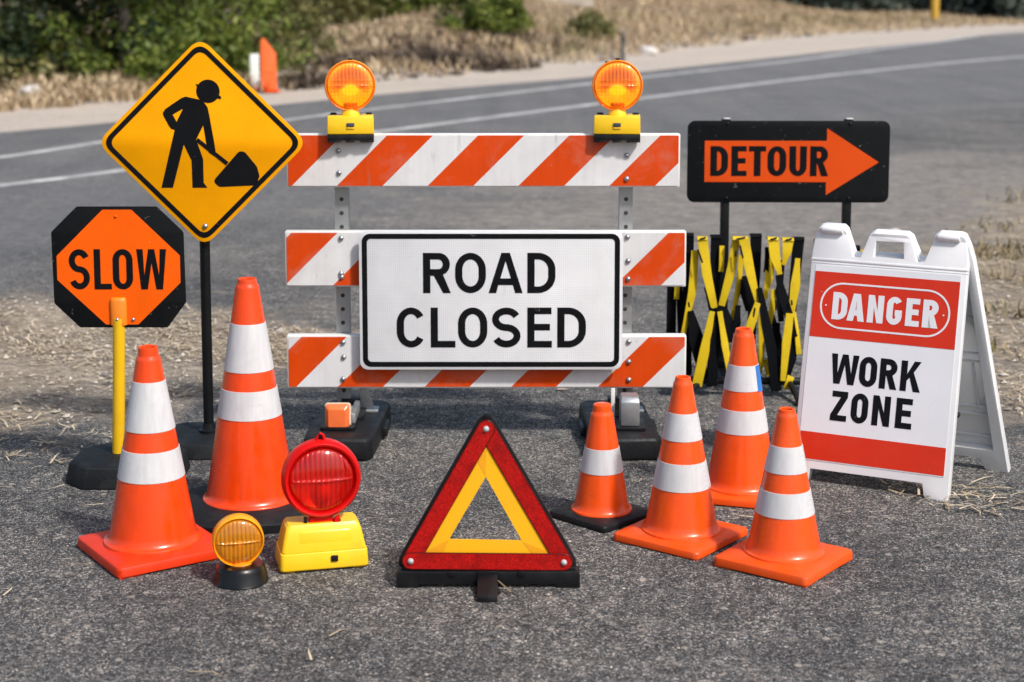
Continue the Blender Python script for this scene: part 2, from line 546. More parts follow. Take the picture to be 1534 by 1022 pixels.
def bolt(parent, x, y, z, r=.0105, name='bolt', mat=None):
    mb = MB()
    mb.lathe([(r * 1.0, .002), (r, -.002), (r * .85, -r * .5), (r * .5, -r * .8), (.0005, -r * .92)], 14, 0, (x, y, z), 'y')
    return mb.build(name, mat or M['bolt'], parent, angle=60)

# ================================================================== THE SETTING
FAR_EDGE = [(-700, 262), (-300, 226), (0, 199), (200, 181), (450, 154), (640, 136), (900, 114), (1100, 93), (1300, 72), (1534, 50), (1800, 32), (2300, 12)]
VEG_EDGE = [(-700, 228), (-300, 193), (0, 168), (200, 152), (450, 134), (640, 116), (900, 93), (1100, 66), (1300, 50), (1534, 37), (1800, 24), (2300, 6)]
LINE1 = [(-700, 356), (-300, 318), (0, 279), (180, 257), (450, 214), (640, 189), (930, 152), (1250, 113), (1534, 85), (1900, 58), (2400, 28)]
LINE2 = [(-700, 292), (-300, 263), (0, 237), (150, 214), (300, 198), (480, 174), (640, 155), (960, 117), (1200, 90), (1380, 66), (1600, 42), (2000, 20)]

def resample(pts, step):
    P = [Vector((p[0], p[1])) for p in pts]
    # Catmull-Rom
    out = []
    for i in range(len(P) - 1):
        p0, p1, p2, p3 = P[max(i - 1, 0)], P[i], P[i + 1], P[min(i + 2, len(P) - 1)]
        n = max(2, int((p2 - p1).length / step))
        for k in range(n):
            t = k / n
            out.append(.5 * ((2 * p1) + (p2 - p0) * t + (2 * p0 - 5 * p1 + 4 * p2 - p3) * t * t + (3 * p1 - p0 - 3 * p2 + p3) * t ** 3))
    out.append(P[-1])
    return out

far_edge = resample([ground(*p) for p in FAR_EDGE], 1.0)
veg_edge = resample([ground(*p) for p in VEG_EDGE], 1.0)
VE = np.array([(p.x, p.y) for p in veg_edge])
VT = np.gradient(VE, axis=0); VT /= np.linalg.norm(VT, axis=1)[:, None]

def veg_dist(x, y):
    """metres beyond the edge of the gravel shoulder (negative on the road side)"""
    p = np.stack([np.atleast_1d(x), np.atleast_1d(y)], 1).astype(float)
    out = np.empty(len(p))
    for a in range(0, len(p), 4000):
        q = p[a:a + 4000]
        d = ((q[:, None, :] - VE[None]) ** 2).sum(2)
        k = d.argmin(1)
        v = q - VE[k]
        out[a:a + 4000] = np.sign(VT[k, 0] * v[:, 1] - VT[k, 1] * v[:, 0]) * np.sqrt(d[np.arange(len(q)), k])
    return out

def sstep(a, b, x):
    t = np.clip((x - a) / (b - a), 0, 1)
    return t * t * (3 - 2 * t)

def hnoise(x, y):
    return (np.sin(x * .9 + 1.3 * np.sin(y * .5)) + np.sin(y * 1.1 + 1.7 * np.sin(x * .43 + 1)) + .6 * np.sin(x * 2.3 + y * 1.9)) / 2.6

def height(x, y):
    x = np.atleast_1d(np.asarray(x, float)); y = np.atleast_1d(np.asarray(y, float))
    d = veg_dist(x, y)
    top = .30 + .90 * sstep(-5.5, 0, x) - 1.0 * sstep(6, 18, x)
    return sstep(0, 9, d) * top * (1 + .14 * hnoise(x, y)) + sstep(0, .8, d) * .05 * (1 + hnoise(x * 2.1, y * 2.1))

def ground_material():
    T = NT('gravel shoulder and dry soil')
    x, y, z = T.xyz()
    big = T.noise(.5, 6, .6)
    v = T.n('TexVoronoi'); v.inputs['Scale'].default_value = 45; T.l(T.co, v.inputs['Vector'])
    g = T.ramp(v.outputs['Color'], [(.15, (.25, .215, .18)), (.5, (.42, .365, .315)), (.9, (.58, .52, .455))])
    g = T.mix(T.rng(big, .4, .65), g, (.46, .395, .33))
    s = T.ramp(T.noise(2.2, 8, .7), [(.3, (.085, .062, .042)), (.5, (.20, .145, .095)), (.72, (.36, .27, .17))])
    m = T.rng(T.math('ADD', z, T.math('MULTIPLY', T.math('SUBTRACT', T.noise(1.5, 6), .5), .25)), .03, .16)
    T.set(Base_Color=T.mix(m, g, s), Roughness=.95)
    T.b.inputs['Specular IOR Level'].default_value = .15
    T.bump(T.noise(14, 8, .7), .6, .05)
    return T.m

gx = np.unique(np.concatenate([np.array([-900, -500, -250, -120, -70, -45, -32]), np.arange(-26, 46, .75), np.array([50, 56, 64, 75, 90, 120, 180, 300, 600, 1200])]))
gy = np.unique(np.concatenate([np.array([-300, -80, -20, -5, 3, 8]), np.arange(11, 84, .75), np.array([88, 95, 104, 116, 135, 160, 200, 280, 450, 800, 1600])]))
XX, YY = np.meshgrid(gx, gy)
ZZ = height(XX.ravel(), YY.ravel())
ZZ = ZZ - .02
nx_, ny_ = len(gx), len(gy)
gv = np.stack([XX.ravel(), YY.ravel(), ZZ], 1).tolist()
gf = [(j * nx_ + i, j * nx_ + i + 1, (j + 1) * nx_ + i + 1, (j + 1) * nx_ + i) for j in range(ny_ - 1) for i in range(nx_ - 1)]
setting(raw('ground', gv, gf, ground_material(), smooth=True))

def ellipse_mask(T, c, rx, ry, rot, soft, wob):
    mp = T.n('Mapping', vector_type='TEXTURE')
    mp.inputs['Location'].default_value = (c[0], c[1], 0)
    mp.inputs['Rotation'].default_value = (0, 0, rot)
    mp.inputs['Scale'].default_value = (rx, ry, 1)
    T.l(T.co, mp.inputs['Vector'])
    sp = T.n('SeparateXYZ'); T.l(mp.outputs[0], sp.inputs[0])
    ln = T.math('SQRT', T.math('ADD', T.math('POWER', sp.outputs[0], 2), T.math('POWER', sp.outputs[1], 2)))
    return T.rng(T.math('ADD', ln, wob), 1 + soft, 1 - soft)

# ground patches where gravel and straw lie on the asphalt: (centre x, y, radius x, radius y, rotation)
PATCHES = [(-2.85, 7.25, 1.80, 1.42, .25), (-1.5, 7.55, .8, .45, 0), (-4.2, 7.6, 1.6, 1.4, 0), (2.95, 8.4, 1.15, 2.4, -.2), (4.6, 9.5, 1.8, 4.2, -.2)]
PALE = [(3.2, 13.0, 3.6, 3.6, -.5), (.9, 11.6, 1.4, .8, 0)]

def asphalt_material():
    T = NT('weathered asphalt')
    x, y, z = T.xyz()
    v = T.n('TexVoronoi'); v.inputs['Scale'].default_value = 230; T.l(T.co, v.inputs['Vector'])
    v2 = T.n('TexVoronoi'); v2.inputs['Scale'].default_value = 105; T.l(T.co, v2.inputs['Vector'])
    sp = T.n('SeparateColor'); T.l(v.outputs['Color'], sp.inputs[0])
    sp2 = T.n('SeparateColor'); T.l(v2.outputs['Color'], sp2.inputs[0])
    c = T.ramp(sp.outputs[0], [(.0, (.026, .027, .029)), (.42, (.070, .069, .069)), (.70, (.155, .152, .149)), (.90, (.30, .285, .265)), (1, (.64, .59, .54))])
    # a few larger stones and reddish flecks
    c = T.mix(T.rng(sp2.outputs[0], .93, .95), c, T.mix(sp2.outputs[1], (.10, .09, .085), (.33, .28, .235)))
    fine = T.ramp(T.noise(520, 3, .7), [(.3, (.5,) * 3), (.7, (1.5,) * 3)])
    c = T.mix(1.0, c, fine, 'MULTIPLY')
    # broad wear: darker oily areas, paler polished ones
    c = T.mix(1.0, c, T.ramp(T.noise(.8, 6, .62), [(.3, (.52, .55, .59)), (.5, (.98, .98, .98)), (.72, (1.36, 1.31, 1.24))]), 'MULTIPLY')
    c = T.mix(1.0, c, T.ramp(T.noise(5, 6, .65), [(.3, (.78,) * 3), (.7, (1.2, 1.19, 1.17))]), 'MULTIPLY')
    mpf = T.n('Mapping'); mpf.inputs['Scale'].default_value = (7, 20, 1); mpf.inputs['Rotation'].default_value = (0, 0, R(8)); T.l(T.co, mpf.inputs['Vector'])
    fl_ = T.noise(1.0, 9, .78, vec=mpf.outputs[0], dist=.5)
    c = T.mix(T.math('MULTIPLY', T.rng(fl_, .56, .70), .55), c, (.30, .265, .225))
    c = T.mix(T.math('MULTIPLY', T.rng(T.noise(9, 9, .75, dist=.8), .56, .68), .5), c, (.045, .046, .050))
    c = T.mix(1.0, c, T.ramp(T.noise(24, 5, .75), [(.32, (.62,) * 3), (.5, (1,) * 3), (.68, (1.45, 1.42, 1.38))]), 'MULTIPLY')
    vf = T.n('TexVoronoi'); vf.inputs['Scale'].default_value = 30; T.l(T.co, vf.inputs['Vector'])
    sf_ = T.n('SeparateColor'); T.l(vf.outputs['Color'], sf_.inputs[0])
    c = T.mix(T.math('MULTIPLY', T.math('MULTIPLY', T.rng(sf_.outputs[0], .94, .955), T.rng(vf.outputs['Distance'], .35, .25)), .75), c, (.42, .37, .31))
    nd_ = T.n('TexNoise'); nd_.inputs['Scale'].default_value = 3.5; nd_.inputs['Detail'].default_value = 6; T.l(T.co, nd_.inputs['Vector'])
    vm = T.n('VectorMath', operation='MULTIPLY_ADD'); T.l(nd_.outputs['Color'], vm.inputs[0]); vm.inputs[1].default_value = (.5, .5, 0); T.l(T.co, vm.inputs[2])
    vc = T.n('TexVoronoi', feature='DISTANCE_TO_EDGE'); vc.inputs['Scale'].default_value = .8; T.l(vm.outputs[0], vc.inputs['Vector'])
    crk = T.math('MULTIPLY', T.rng(vc.outputs['Distance'], .006, .002), T.rng(T.noise(.9, 3), .50, .58))
    c = T.mix(T.math('MULTIPLY', crk, .6), c, (.03, .03, .032))
    # the travelled road beyond is smoother and bluer
    rd = T.rng(T.math('ADD', T.math('SUBTRACT', y, T.math('MULTIPLY', x, 1.35)), T.math('MULTIPLY', T.noise(.6, 4), 2)), 13.0, 16.5)
    mpr = T.n('Mapping'); mpr.inputs['Rotation'].default_value = (0, 0, R(28)); mpr.inputs['Scale'].default_value = (2.2, .12, 1)
    T.l(T.co, mpr.inputs['Vector'])
    lane = T.ramp(T.noise(1.0, 3, vec=mpr.outputs[0]), [(.3, (.125, .126, .131)), (.7, (.185, .185, .188))])
    c = T.mix(T.math('MULTIPLY', rd, .6), c, lane)
    # dust and sand
    wob = T.math('MULTIPLY', T.math('SUBTRACT', T.noise(2.6, 8, .7), .5), 1.5)
    wob2 = T.math('MULTIPLY', T.math('SUBTRACT', T.noise(1.2, 8, .7), .5), 2.4)
    masks = [ellipse_mask(T, p[:2], p[2], p[3], p[4], .22, wob) for p in PATCHES]
    m = masks[0]
    for k in masks[1:]: m = T.math('MAXIMUM', m, k)
    vg = T.n('TexVoronoi'); vg.inputs['Scale'].default_value = 55; T.l(T.co, vg.inputs['Vector'])
    spg = T.n('SeparateColor'); T.l(vg.outputs['Color'], spg.inputs[0])
    dust = T.ramp(spg.outputs[0], [(0, (.14, .115, .09)), (.5, (.30, .25, .195)), (1, (.50, .43, .35))])
    dust = T.mix(.5, dust, T.ramp(T.noise(3.2, 8, .72), [(.32, (.085, .062, .042)), (.5, (.33, .255, .175)), (.68, (.56, .465, .35))]))
    pale = [ellipse_mask(T, p[:2], p[2], p[3], p[4], .35, wob2) for p in PALE]
    pm_ = T.math('MAXIMUM', pale[0], pale[1])
    c = T.mix(T.math('MULTIPLY', pm_, .8), c, T.ramp(T.noise(6, 8, .7), [(.3, (.16, .145, .13)), (.7, (.36, .32, .28))]))
    c = T.mix(m, c, dust)
    # small scattered sand spills on the near asphalt
    spill = T.math('MULTIPLY', T.rng(T.noise(1.7, 9, .74, dist=.6), .64, .74), .55)
    c = T.mix(spill, c, (.33, .28, .225))
    c = T.mix(1.0, c, T.ramp(T.noise(13, 6, .72), [(.3, (.72, .73, .75)), (.5, (1.02, 1.03, 1.04)), (.7, (1.5, 1.47, 1.42))]), 'MULTIPLY')
    T.set(Base_Color=c)
    T.l(T.rng(T.noise(60, 4), .3, .7, .72, .95), T.b.inputs['Roughness'])
    T.b.inputs['Specular IOR Level'].default_value = .3
    hgt = T.math('ADD', T.math('MULTIPLY', v.outputs['Distance'], -.8), T.math('MULTIPLY', T.noise(300, 4, .7), .8))
    T.bump(hgt, 1.0, .007)
    return T.m

def ngon_sheet(name, pts, z, mat):
    return setting(raw(name, [(p[0], p[1], z) for p in pts], [tuple(range(len(pts)))], mat))
# the road and the apron as one asphalt sheet, cut along its far edge
strip_v, strip_f = [], []
for p in far_edge:
    strip_v += [(p.x, p.y, .004), (p.x * .0 + max(-60, min(200, p.x + (p.y + 4) * 0.0)), -6.0, .004)]
# fan downwards from each edge point to the near border
for i in range(len(far_edge) - 1):
    a = 2 * i
    strip_f.append((a + 1, a + 3, a + 2, a))
setting(raw('road', strip_v, strip_f, asphalt_material()))

def line_material():
    T = NT('worn white road paint')
    f = T.math('MULTIPLY', T.rng(T.noise(2.2, 9, .78), .36, .62), .9)
    T.set(Base_Color=T.mix(f, (.56, .55, .53), (.17, .165, .16)), Roughness=.7)
    return T.m
LM = line_material()
def road_line(pts, w0, w1):
    P = resample([ground(*p) for p in pts], 1.2)
    vs, fs = [], []
    for i, p in enumerate(P):
        d = (P[min(i + 1, len(P) - 1)] - P[max(i - 1, 0)]).normalized()
        n = Vector((-d.y, d.x))
        w = w0 + (w1 - w0) * i / (len(P) - 1)
        a, b = p + n * w / 2, p - n * w / 2
        vs += [(a.x, a.y, .008), (b.x, b.y, .008)]
        if i: fs.append((2 * i - 1, 2 * i + 1, 2 * i, 2 * i - 2))
    return setting(raw('road_marking', vs, fs, LM))
road_line(LINE1, .17, .5)
road_line(LINE2, .16, .46)

# ---- loose stones, straw and grass (nobody could count them)
def stones_mesh(name, pts, sizes, mat):
    base = np.array([(1, 0, 0), (0, 1, 0), (-1, 0, 0), (0, -1, 0), (0, 0, 1), (0, 0, -.6)], float)
    fc = np.array([(0, 1, 4), (1, 2, 4), (2, 3, 4), (3, 0, 4), (1, 0, 5), (2, 1, 5), (3, 2, 5), (0, 3, 5)])
    n = len(pts)
    v = base[None] * (1 + rng.uniform(-.35, .35, (n, 6, 3)))
    v *= np.stack([rng.uniform(.7, 1.3, n), rng.uniform(.7, 1.3, n), rng.uniform(.4, .8, n)], 1)[:, None]
    a = rng.uniform(0, 6.28, n)
    c, s = np.cos(a)[:, None], np.sin(a)[:, None]
    v = np.stack([v[..., 0] * c - v[..., 1] * s, v[..., 0] * s + v[..., 1] * c, v[..., 2]], 2)
    v = v * sizes[:, None, None] + pts[:, None]
    f = fc[None] + (np.arange(n) * 6)[:, None, None]
    return setting(raw(name, v.reshape(-1, 3).tolist(), f.reshape(-1, 3).tolist(), mat), 'stuff')

def stone_material(name, stops):
    T = NT(name)
    g = T.n('NewGeometry')
    c = T.ramp(g.outputs['Random Per Island'], stops)
    T.set(Base_Color=c, Roughness=.9)
    return T.m

def scatter_ellipse(n, p):
    a = rng.uniform(0, 2 * np.pi, n); r = np.sqrt(rng.uniform(0, 1, n)) * 1.05
    x, y = np.cos(a) * r * p[2], np.sin(a) * r * p[3]
    c, s = math.cos(p[4]), math.sin(p[4])
    return np.stack([p[0] + x * c - y * s, p[1] + x * s + y * c], 1)

pts = np.concatenate([scatter_ellipse(n, p) for n, p in zip((9000, 1600, 3600, 6500, 4600), PATCHES)] + [np.stack([rng.uniform(-2.2, 2.2, 1500), rng.uniform(3.7, 7.5, 1500)], 1)])
cl = hnoise(pts[:, 0] * 4, pts[:, 1] * 4) + rng.uniform(-.8, .8, len(pts))
pts = pts[cl > -.25]
sz = rng.lognormal(math.log(.0058), .5, len(pts)).clip(.003, .022)
near = (np.abs(pts[:, 0]) < 1.6) & (pts[:, 1] < 6.4)
sz[near] *= .45
stones_mesh('gravel', np.column_stack([pts, .004 + sz * .3]), sz, stone_material('gravel stones', [(0, (.16, .145, .13)), (.35, (.29, .245, .195)), (.7, (.40, .345, .285)), (1, (.52, .47, .41))]))

def blades(name, pts, lens, lean, width, mat, curl=.4, flat=False):
    """one tapered two-segment blade per point"""
    n = len(pts)
    a = rng.uniform(0, 2 * np.pi, n)
    dirx, diry = np.cos(a), np.sin(a)
    side = np.stack([-diry, dirx, np.zeros(n)], 1)
    if flat:
        up = np.stack([dirx, diry, rng.uniform(0, .4, n) ** 1.5], 1)
        up2 = up + side * rng.uniform(-curl, curl, n)[:, None]; up2[:, 2] = -.02
    else:
        l = lean * rng.uniform(.1, 1, n)
        up = np.stack([dirx * l, diry * l, np.ones(n)], 1)
        up2 = np.stack([dirx * (l + curl), diry * (l + curl), np.ones(n) * rng.uniform(.3, 1, n)], 1)
    up /= np.linalg.norm(up, axis=1)[:, None]; up2 /= np.linalg.norm(up2, axis=1)[:, None]
    w = (width * rng.uniform(.6, 1.3, n))[:, None] * side * .5
    L = lens[:, None]
    p0 = pts; p1 = pts + up * L * .55; p2 = p1 + up2 * L * .45
    v = np.stack([p0 - w, p0 + w, p1 + w * .8, p1 - w * .8, p2], 1)
    b = np.arange(n) * 5
    f4 = np.stack([b, b + 1, b + 2, b + 3], 1).tolist(); f3 = np.stack([b + 3, b + 2, b + 4], 1).tolist()
    return setting(raw(name, v.reshape(-1, 3).tolist(), f4 + f3, mat), 'stuff')

def blade_material(name, stops, patch=None):
    T = NT(name)
    g = T.n('NewGeometry')
    c = T.ramp(g.outputs['Random Per Island'], stops)
    if patch: c = T.mix(T.math('MULTIPLY', T.rng(T.noise(.35, 4), .54, .66), .75), c, patch)
    T.set(Base_Color=c, Roughness=.8)
    T.b.inputs['Specular IOR Level'].default_value = .2
    return T.m

sp_ = np.concatenate([scatter_ellipse(n, p) for n, p in zip((6500, 1200, 1800, 8500, 4500), PATCHES)] + [scatter_ellipse(220, (1.52, 5.3, .28, .22, 0)), scatter_ellipse(120, (-1.68, 5.85, .35, .25, 0)), np.stack([rng.uniform(-2, 2.2, 60), rng.uniform(3.8, 6.6, 60)], 1)])
cl = hnoise(sp_[:, 0] * 3 + 5, sp_[:, 1] * 3) + rng.uniform(-.6, .6, len(sp_))
sp_ = sp_[cl > 0.0]
blades('straw', np.column_stack([sp_, np.full(len(sp_), .010) + rng.uniform(0, .012, len(sp_))]), rng.uniform(.03, .13, len(sp_)), 0, .0065,
       blade_material('dry straw', [(0, (.16, .115, .068)), (.4, (.38, .295, .19)), (1, (.66, .555, .40))]), curl=.8, flat=True)

# weeds on the near right verge
wp = np.concatenate([scatter_ellipse(3800, (2.95, 8.7, .95, 1.7, -.2)), scatter_ellipse(1600, (3.9, 10.2, 1.2, 1.6, -.2)), scatter_ellipse(1500, (3.25, 9.6, .9, .9, 0)), scatter_ellipse(700, (4.4, 10.4, 1.2, .7, 0)), scatter_ellipse(400, (4.6, 12.9, .9, .5, 0))])
wp = wp[hnoise(wp[:, 0] * 5, wp[:, 1] * 5) > .05]
blades('weeds', np.column_stack([wp, np.zeros(len(wp))]), rng.uniform(.02, .12, len(wp)), 1.6, .010,
       blade_material('dry weeds', [(0, (.06, .075, .025)), (.3, (.13, .115, .05)), (.6, (.27, .20, .11)), (1, (.42, .33, .2))]))

VPX = CX + F * VE[:, 0] / VE[:, 1]
def bank_points(n, d0, d1, px0=-120, px1=1750):
    idx = np.nonzero((VPX > px0) & (VPX < px1))[0]
    k = rng.choice(idx, n)
    d = rng.uniform(d0, d1, n)
    nrm = np.stack([-VT[k, 1], VT[k, 0]], 1)
    p = VE[k] + nrm * d[:, None] + rng.uniform(-.6, .6, (n, 2))
    p = p[veg_dist(p[:, 0], p[:, 1]) > .05]
    return np.column_stack([p, height(p[:, 0], p[:, 1]) - .03])

STRAW = [(0, (.21, .145, .085)), (.4, (.40, .295, .175)), (.75, (.54, .42, .27)), (1, (.64, .52, .37))]
gp = np.concatenate([bank_points(52000, .2, 11), bank_points(16000, .2, 5, -120, 420), bank_points(16000, 8, 36)])
h1 = hnoise(gp[:, 0] * 1.3 + 2, gp[:, 1] * 1.3)
gp = gp[h1 + rng.uniform(-.7, .7, len(gp)) > -.45]
tall = (.27 + .17 * hnoise(gp[:, 0] * .8, gp[:, 1] * .8 + 4)).clip(.08, .6)
blades('dry_grass', gp, tall * rng.uniform(.6, 1.4, len(gp)), .9, .03, blade_material('dry grass', STRAW, (.13, .14, .05)), curl=.7)
bp = np.concatenate([bank_points(15000, -.1, 3.2, 360, 820), bank_points(7000, .2, 8, 250, 1000)])
bp = bp[hnoise(bp[:, 0] * 1.1 + 9, bp[:, 1] * 1.1) > -.1]
blades('brushwood', bp, rng.uniform(.12, .42, len(bp)), 1.8, .03, blade_material('brown brushwood', [(0, (.030, .022, .017)), (.6, (.095, .07, .052)), (1, (.20, .155, .115))]), curl=1.2)
cp = np.concatenate([bank_points(1100, -.3, 3), bank_points(1200, -.2, 3, 350, 800)])
csz = rng.lognormal(math.log(.05), .5, len(cp)).clip(.02, .16)
stones_mesh('clods', cp + np.array([0, 0, .03]), csz, stone_material('earth clods', [(0, (.05, .037, .028)), (.5, (.14, .105, .08)), (.9, (.25, .205, .165)), (1, (.40, .36, .32))]))

# ---- trees and bushes on the bank: each a trunk with limbs and a crown of leaves
def leaf_material(name, a, b, c):
    T = NT(name)
    g = T.n('NewGeometry')
    col = T.ramp(g.outputs['Random Per Island'], [(0, a), (.55, b), (1, c)])
    col = T.mix(1.0, col, T.ramp(T.noise(1.6, 3), [(.35, (.55, .6, .6)), (.65, (1.25, 1.2, 1.05))]), 'MULTIPLY')
    T.set(Base_Color=col, Roughness=.55)
    T.b.inputs['Specular IOR Level'].default_value = .3
    tl = T.n('BsdfTranslucent'); T.l(col, tl.inputs[0])
    mx = T.n('MixShader'); mx.inputs[0].default_value = .3
    T.l(T.b.outputs[0], mx.inputs[1]); T.l(tl.outputs[0], mx.inputs[2])
    T.l(mx.outputs[0], T.t.nodes['Material Output'].inputs['Surface'])
    return T.m
LEAF = {'green': leaf_material('fresh leaves', (.055, .095, .017), (.145, .195, .036), (.27, .30, .07)),
        'dark': leaf_material('dark leaves', (.012, .026, .014), (.030, .050, .024), (.06, .085, .035)),
        'olive': leaf_material('olive leaves', (.095, .10, .034), (.20, .195, .07), (.33, .30, .14)),
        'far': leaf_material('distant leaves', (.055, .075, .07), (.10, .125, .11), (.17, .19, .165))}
M['bark'] = pm('grey bark', (.16, .13, .105), rough=.9, var=.4, vs=12, bump=.6, bs=40)

def tree(name, label, px, py, Y, r, h, kind, nleaf, leaf, low=.12):
    x = ground(px, py).x / ground(px, py).y * Y
    z = float(height(x, Y)[0]) - .05
    t = thing(name, label, 'tree' if name != 'bush' else 'bush', (x, Y, z), rng.uniform(0, 6), 'greenery beyond the road')
    mb = MB()
    tips = []
    mb.tube([(0, 0, -.1), (.03 * r, .02, h * .3), (-.04 * r, .05, h * .62), (.02, 0, h * .9)], [.05 * h * .5, .04 * h * .5, .025 * h * .5, .006 * h], 8)
    for k in range(11):
        a = k * 2.4 + rng.uniform(-.4, .4); z0 = h * rng.uniform(.05, .62); L = r * rng.uniform(.6, .98)
        e = Vector((math.cos(a) * L, math.sin(a) * L, z0 + h * rng.uniform(.02, .26)))
        mb.tube([(0, 0, z0), (e.x * .5, e.y * .5, z0 + (e.z - z0) * .35), e], [.012 * h, .008 * h, .003 * h], 6)
        tips.append((e.x * .85, e.y * .85, e.z)); tips.append((e.x * .45, e.y * .45, e.z * .9))
    for k in range(14):
        a = rng.uniform(0, 6.28); q = r * rng.uniform(.3, .95)
        tips.append((math.cos(a) * q, math.sin(a) * q, h * rng.uniform(.03, .2)))
    for k in range(8): tips.append((rng.uniform(-.4, .4) * r, rng.uniform(-.4, .4) * r, h * rng.uniform(.5, .95)))
    mb.build('trunk', M['bark'], t)
    tips = np.array(tips)
    k = rng.integers(0, len(tips), nleaf)
    off = rng.normal(0, 1, (nleaf, 3)); off /= np.linalg.norm(off, axis=1)[:, None]
    size = rng.uniform(.5, 1.0, len(tips))[k] * r * .42
    p = tips[k] + off * (size * rng.uniform(.15, 1, nleaf) ** .5)[:, None]
    p[:, 2] = np.maximum(p[:, 2], h * low * rng.uniform(0, 1, nleaf))
    u = rng.normal(0, 1, (nleaf, 3)); u /= np.linalg.norm(u, axis=1)[:, None]
    w = np.cross(u, rng.normal(0, 1, (nleaf, 3))); w /= np.linalg.norm(w, axis=1)[:, None]
    s = (leaf * rng.uniform(.6, 1.4, nleaf))[:, None]
    v = np.stack([p - u * s, p + w * s * .45, p + u * s, p - w * s * .45], 1).reshape(-1, 3)
    b = np.arange(nleaf) * 4
    raw('crown', v.tolist(), np.stack([b, b + 1, b + 2, b + 3], 1).tolist(), LEAF[kind], t)
    return t

TREES = [
 ('tree', 'olive green tree at the far left end of the bank', -20, 105, 26.0, 1.5, 4.2, 'olive', 9000, .07),
 ('tree', 'darkest tree of the bank, in the gap left of the worker sign', 98, 100, 27.0, 1.6, 4.8, 'dark', 11000, .08),
 ('tree', 'bright green leafy tree beyond the road, above the SLOW sign', 190, 100, 26.6, 1.5, 4.4, 'green', 10000, .07),
 ('tree', 'dark green tree directly behind the top of the yellow worker sign', 262, 95, 28.2, 2.1, 4.6, 'green', 11000, .075),
 ('bush', 'pale olive bush just behind the distant orange barrier board', 352, 88, 30.5, 1.6, 3.2, 'olive', 8000, .07),
 ('tree', 'grey green tree deep in the bank between the worker sign and the left amber light', 490, 40, 50, 2.4, 4.6, 'olive', 8000, .11),
 ('bush', 'grey green low bush on the dry bank left of the left amber light', 440, 60, 35, .9, 1.3, 'olive', 4500, .055),
 ('tree', 'green tree on the bank top right of the left amber light', 600, 30, 52, 2.2, 4.5, 'green', 8000, .1),
 ('bush', 'rounded bright green bush midway between the two amber lights', 725, 50, 40.5, 1.1, 2.4, 'green', 8000, .065),
 ('bush', 'small dull green bush left of the right amber light', 885, 40, 45, .75, .6, 'olive', 3000, .07),
 ('tree', 'dark tree in the far gap behind the rounded green bush', 660, 20, 56, 2.8, 5.5, 'dark', 7000, .13),
]
for a in TREES: tree(*a)
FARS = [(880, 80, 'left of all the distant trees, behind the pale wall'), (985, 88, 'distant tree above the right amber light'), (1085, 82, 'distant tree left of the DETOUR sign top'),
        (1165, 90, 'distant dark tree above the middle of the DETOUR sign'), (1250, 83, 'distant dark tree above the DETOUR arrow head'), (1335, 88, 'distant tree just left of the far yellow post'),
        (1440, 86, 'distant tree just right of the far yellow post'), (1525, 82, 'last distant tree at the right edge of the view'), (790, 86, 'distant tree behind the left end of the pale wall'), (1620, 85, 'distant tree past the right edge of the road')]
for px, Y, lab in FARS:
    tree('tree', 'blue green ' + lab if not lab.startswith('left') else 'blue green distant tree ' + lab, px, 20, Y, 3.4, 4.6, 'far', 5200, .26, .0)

# ---- far things along the road
p = ground(392, 138)
t = thing('barrier_board', 'distant orange and white barrier board standing on the far gravel shoulder', 'barrier', (p.x, p.y, 0), R(18))
mb = MB(); mb.prism([round_poly([(-.0, .05), (.24, .03), (.24, .60), (.04, .86), (.0, .80)], .02)], 0, .05)
mb.box(0, .2, -.006, -.001, .30, .36); mb.build('orange_panel', pm('orange barrier plastic', (.85, .13, .02), rough=.5, dirt=.2), t, .006)
mb = MB(); mb.box(-.17, -.03, .02, .05, .08, .60); mb.build('white_panel', M['white_board'], t, .005)
mb = MB(); mb.box(-.15, .02, .021, .049, .0, .079); mb.box(.02, .28, -.12, .17, 0, .03); mb.build('foot', M['orange_dull'], t, .005)

p = ground(933, 94)
t = thing('marker_post', 'thin grey marker post behind the right amber light', 'post', (p.x, p.y, -.03))
mb = MB(); mb.lathe([(.045, 0), (.045, .62), (.04, .67), (.01, .69)], 14); mb.build('shaft', pm('grey post paint', (.10, .10, .10), rough=.7), t)
mb = MB(); mb.lathe([(.047, .5), (.047, .56)], 14); mb.build('band', M['black'], t)

x = ground(1400, 20).x / ground(1400, 20).y * 74
z0 = float(height(x, 74)[0])
t = thing('gas_marker', 'far yellow post standing among the trees at upper right', 'post', (x, 74, z0 - .05))
mb = MB(); mb.lathe([(.19, 0), (.19, 1.9), (.15, 2.0), (.04, 2.04)], 16); mb.build('post', pm('yellow post paint', (.50, .29, .03), rough=.6), t)
mb = MB(); mb.lathe([(.25, 0), (.25, .12)], 16); mb.build('collar', M['steel'], t)

def wall_thing():
    x0, x1 = ground(748, 20).x / ground(748, 20).y * 54, ground(890, 20).x / ground(890, 20).y * 54
    z0 = float(height((x0 + x1) / 2, 54)[0]) - .1
    t = thing('garden_wall', 'low pale rendered wall far behind the dry bank', 'wall', ((x0 + x1) / 2, 54, z0), R(6))
    w = (x1 - x0) / 2
    mb = MB(); mb.box(-w, w, 0, .25, 0, 1.3); mb.build('wall', pm('pale render', (.52, .46, .40), rough=.9, dirt=.4, dscale=1.5), t, .01)
    mb = MB(); mb.box(-w - .04, w + .04, -.04, .29, 1.302, 1.38); mb.build('coping', pm('coping stone', (.56, .52, .47), rough=.9), t, .01)
wall_thing()

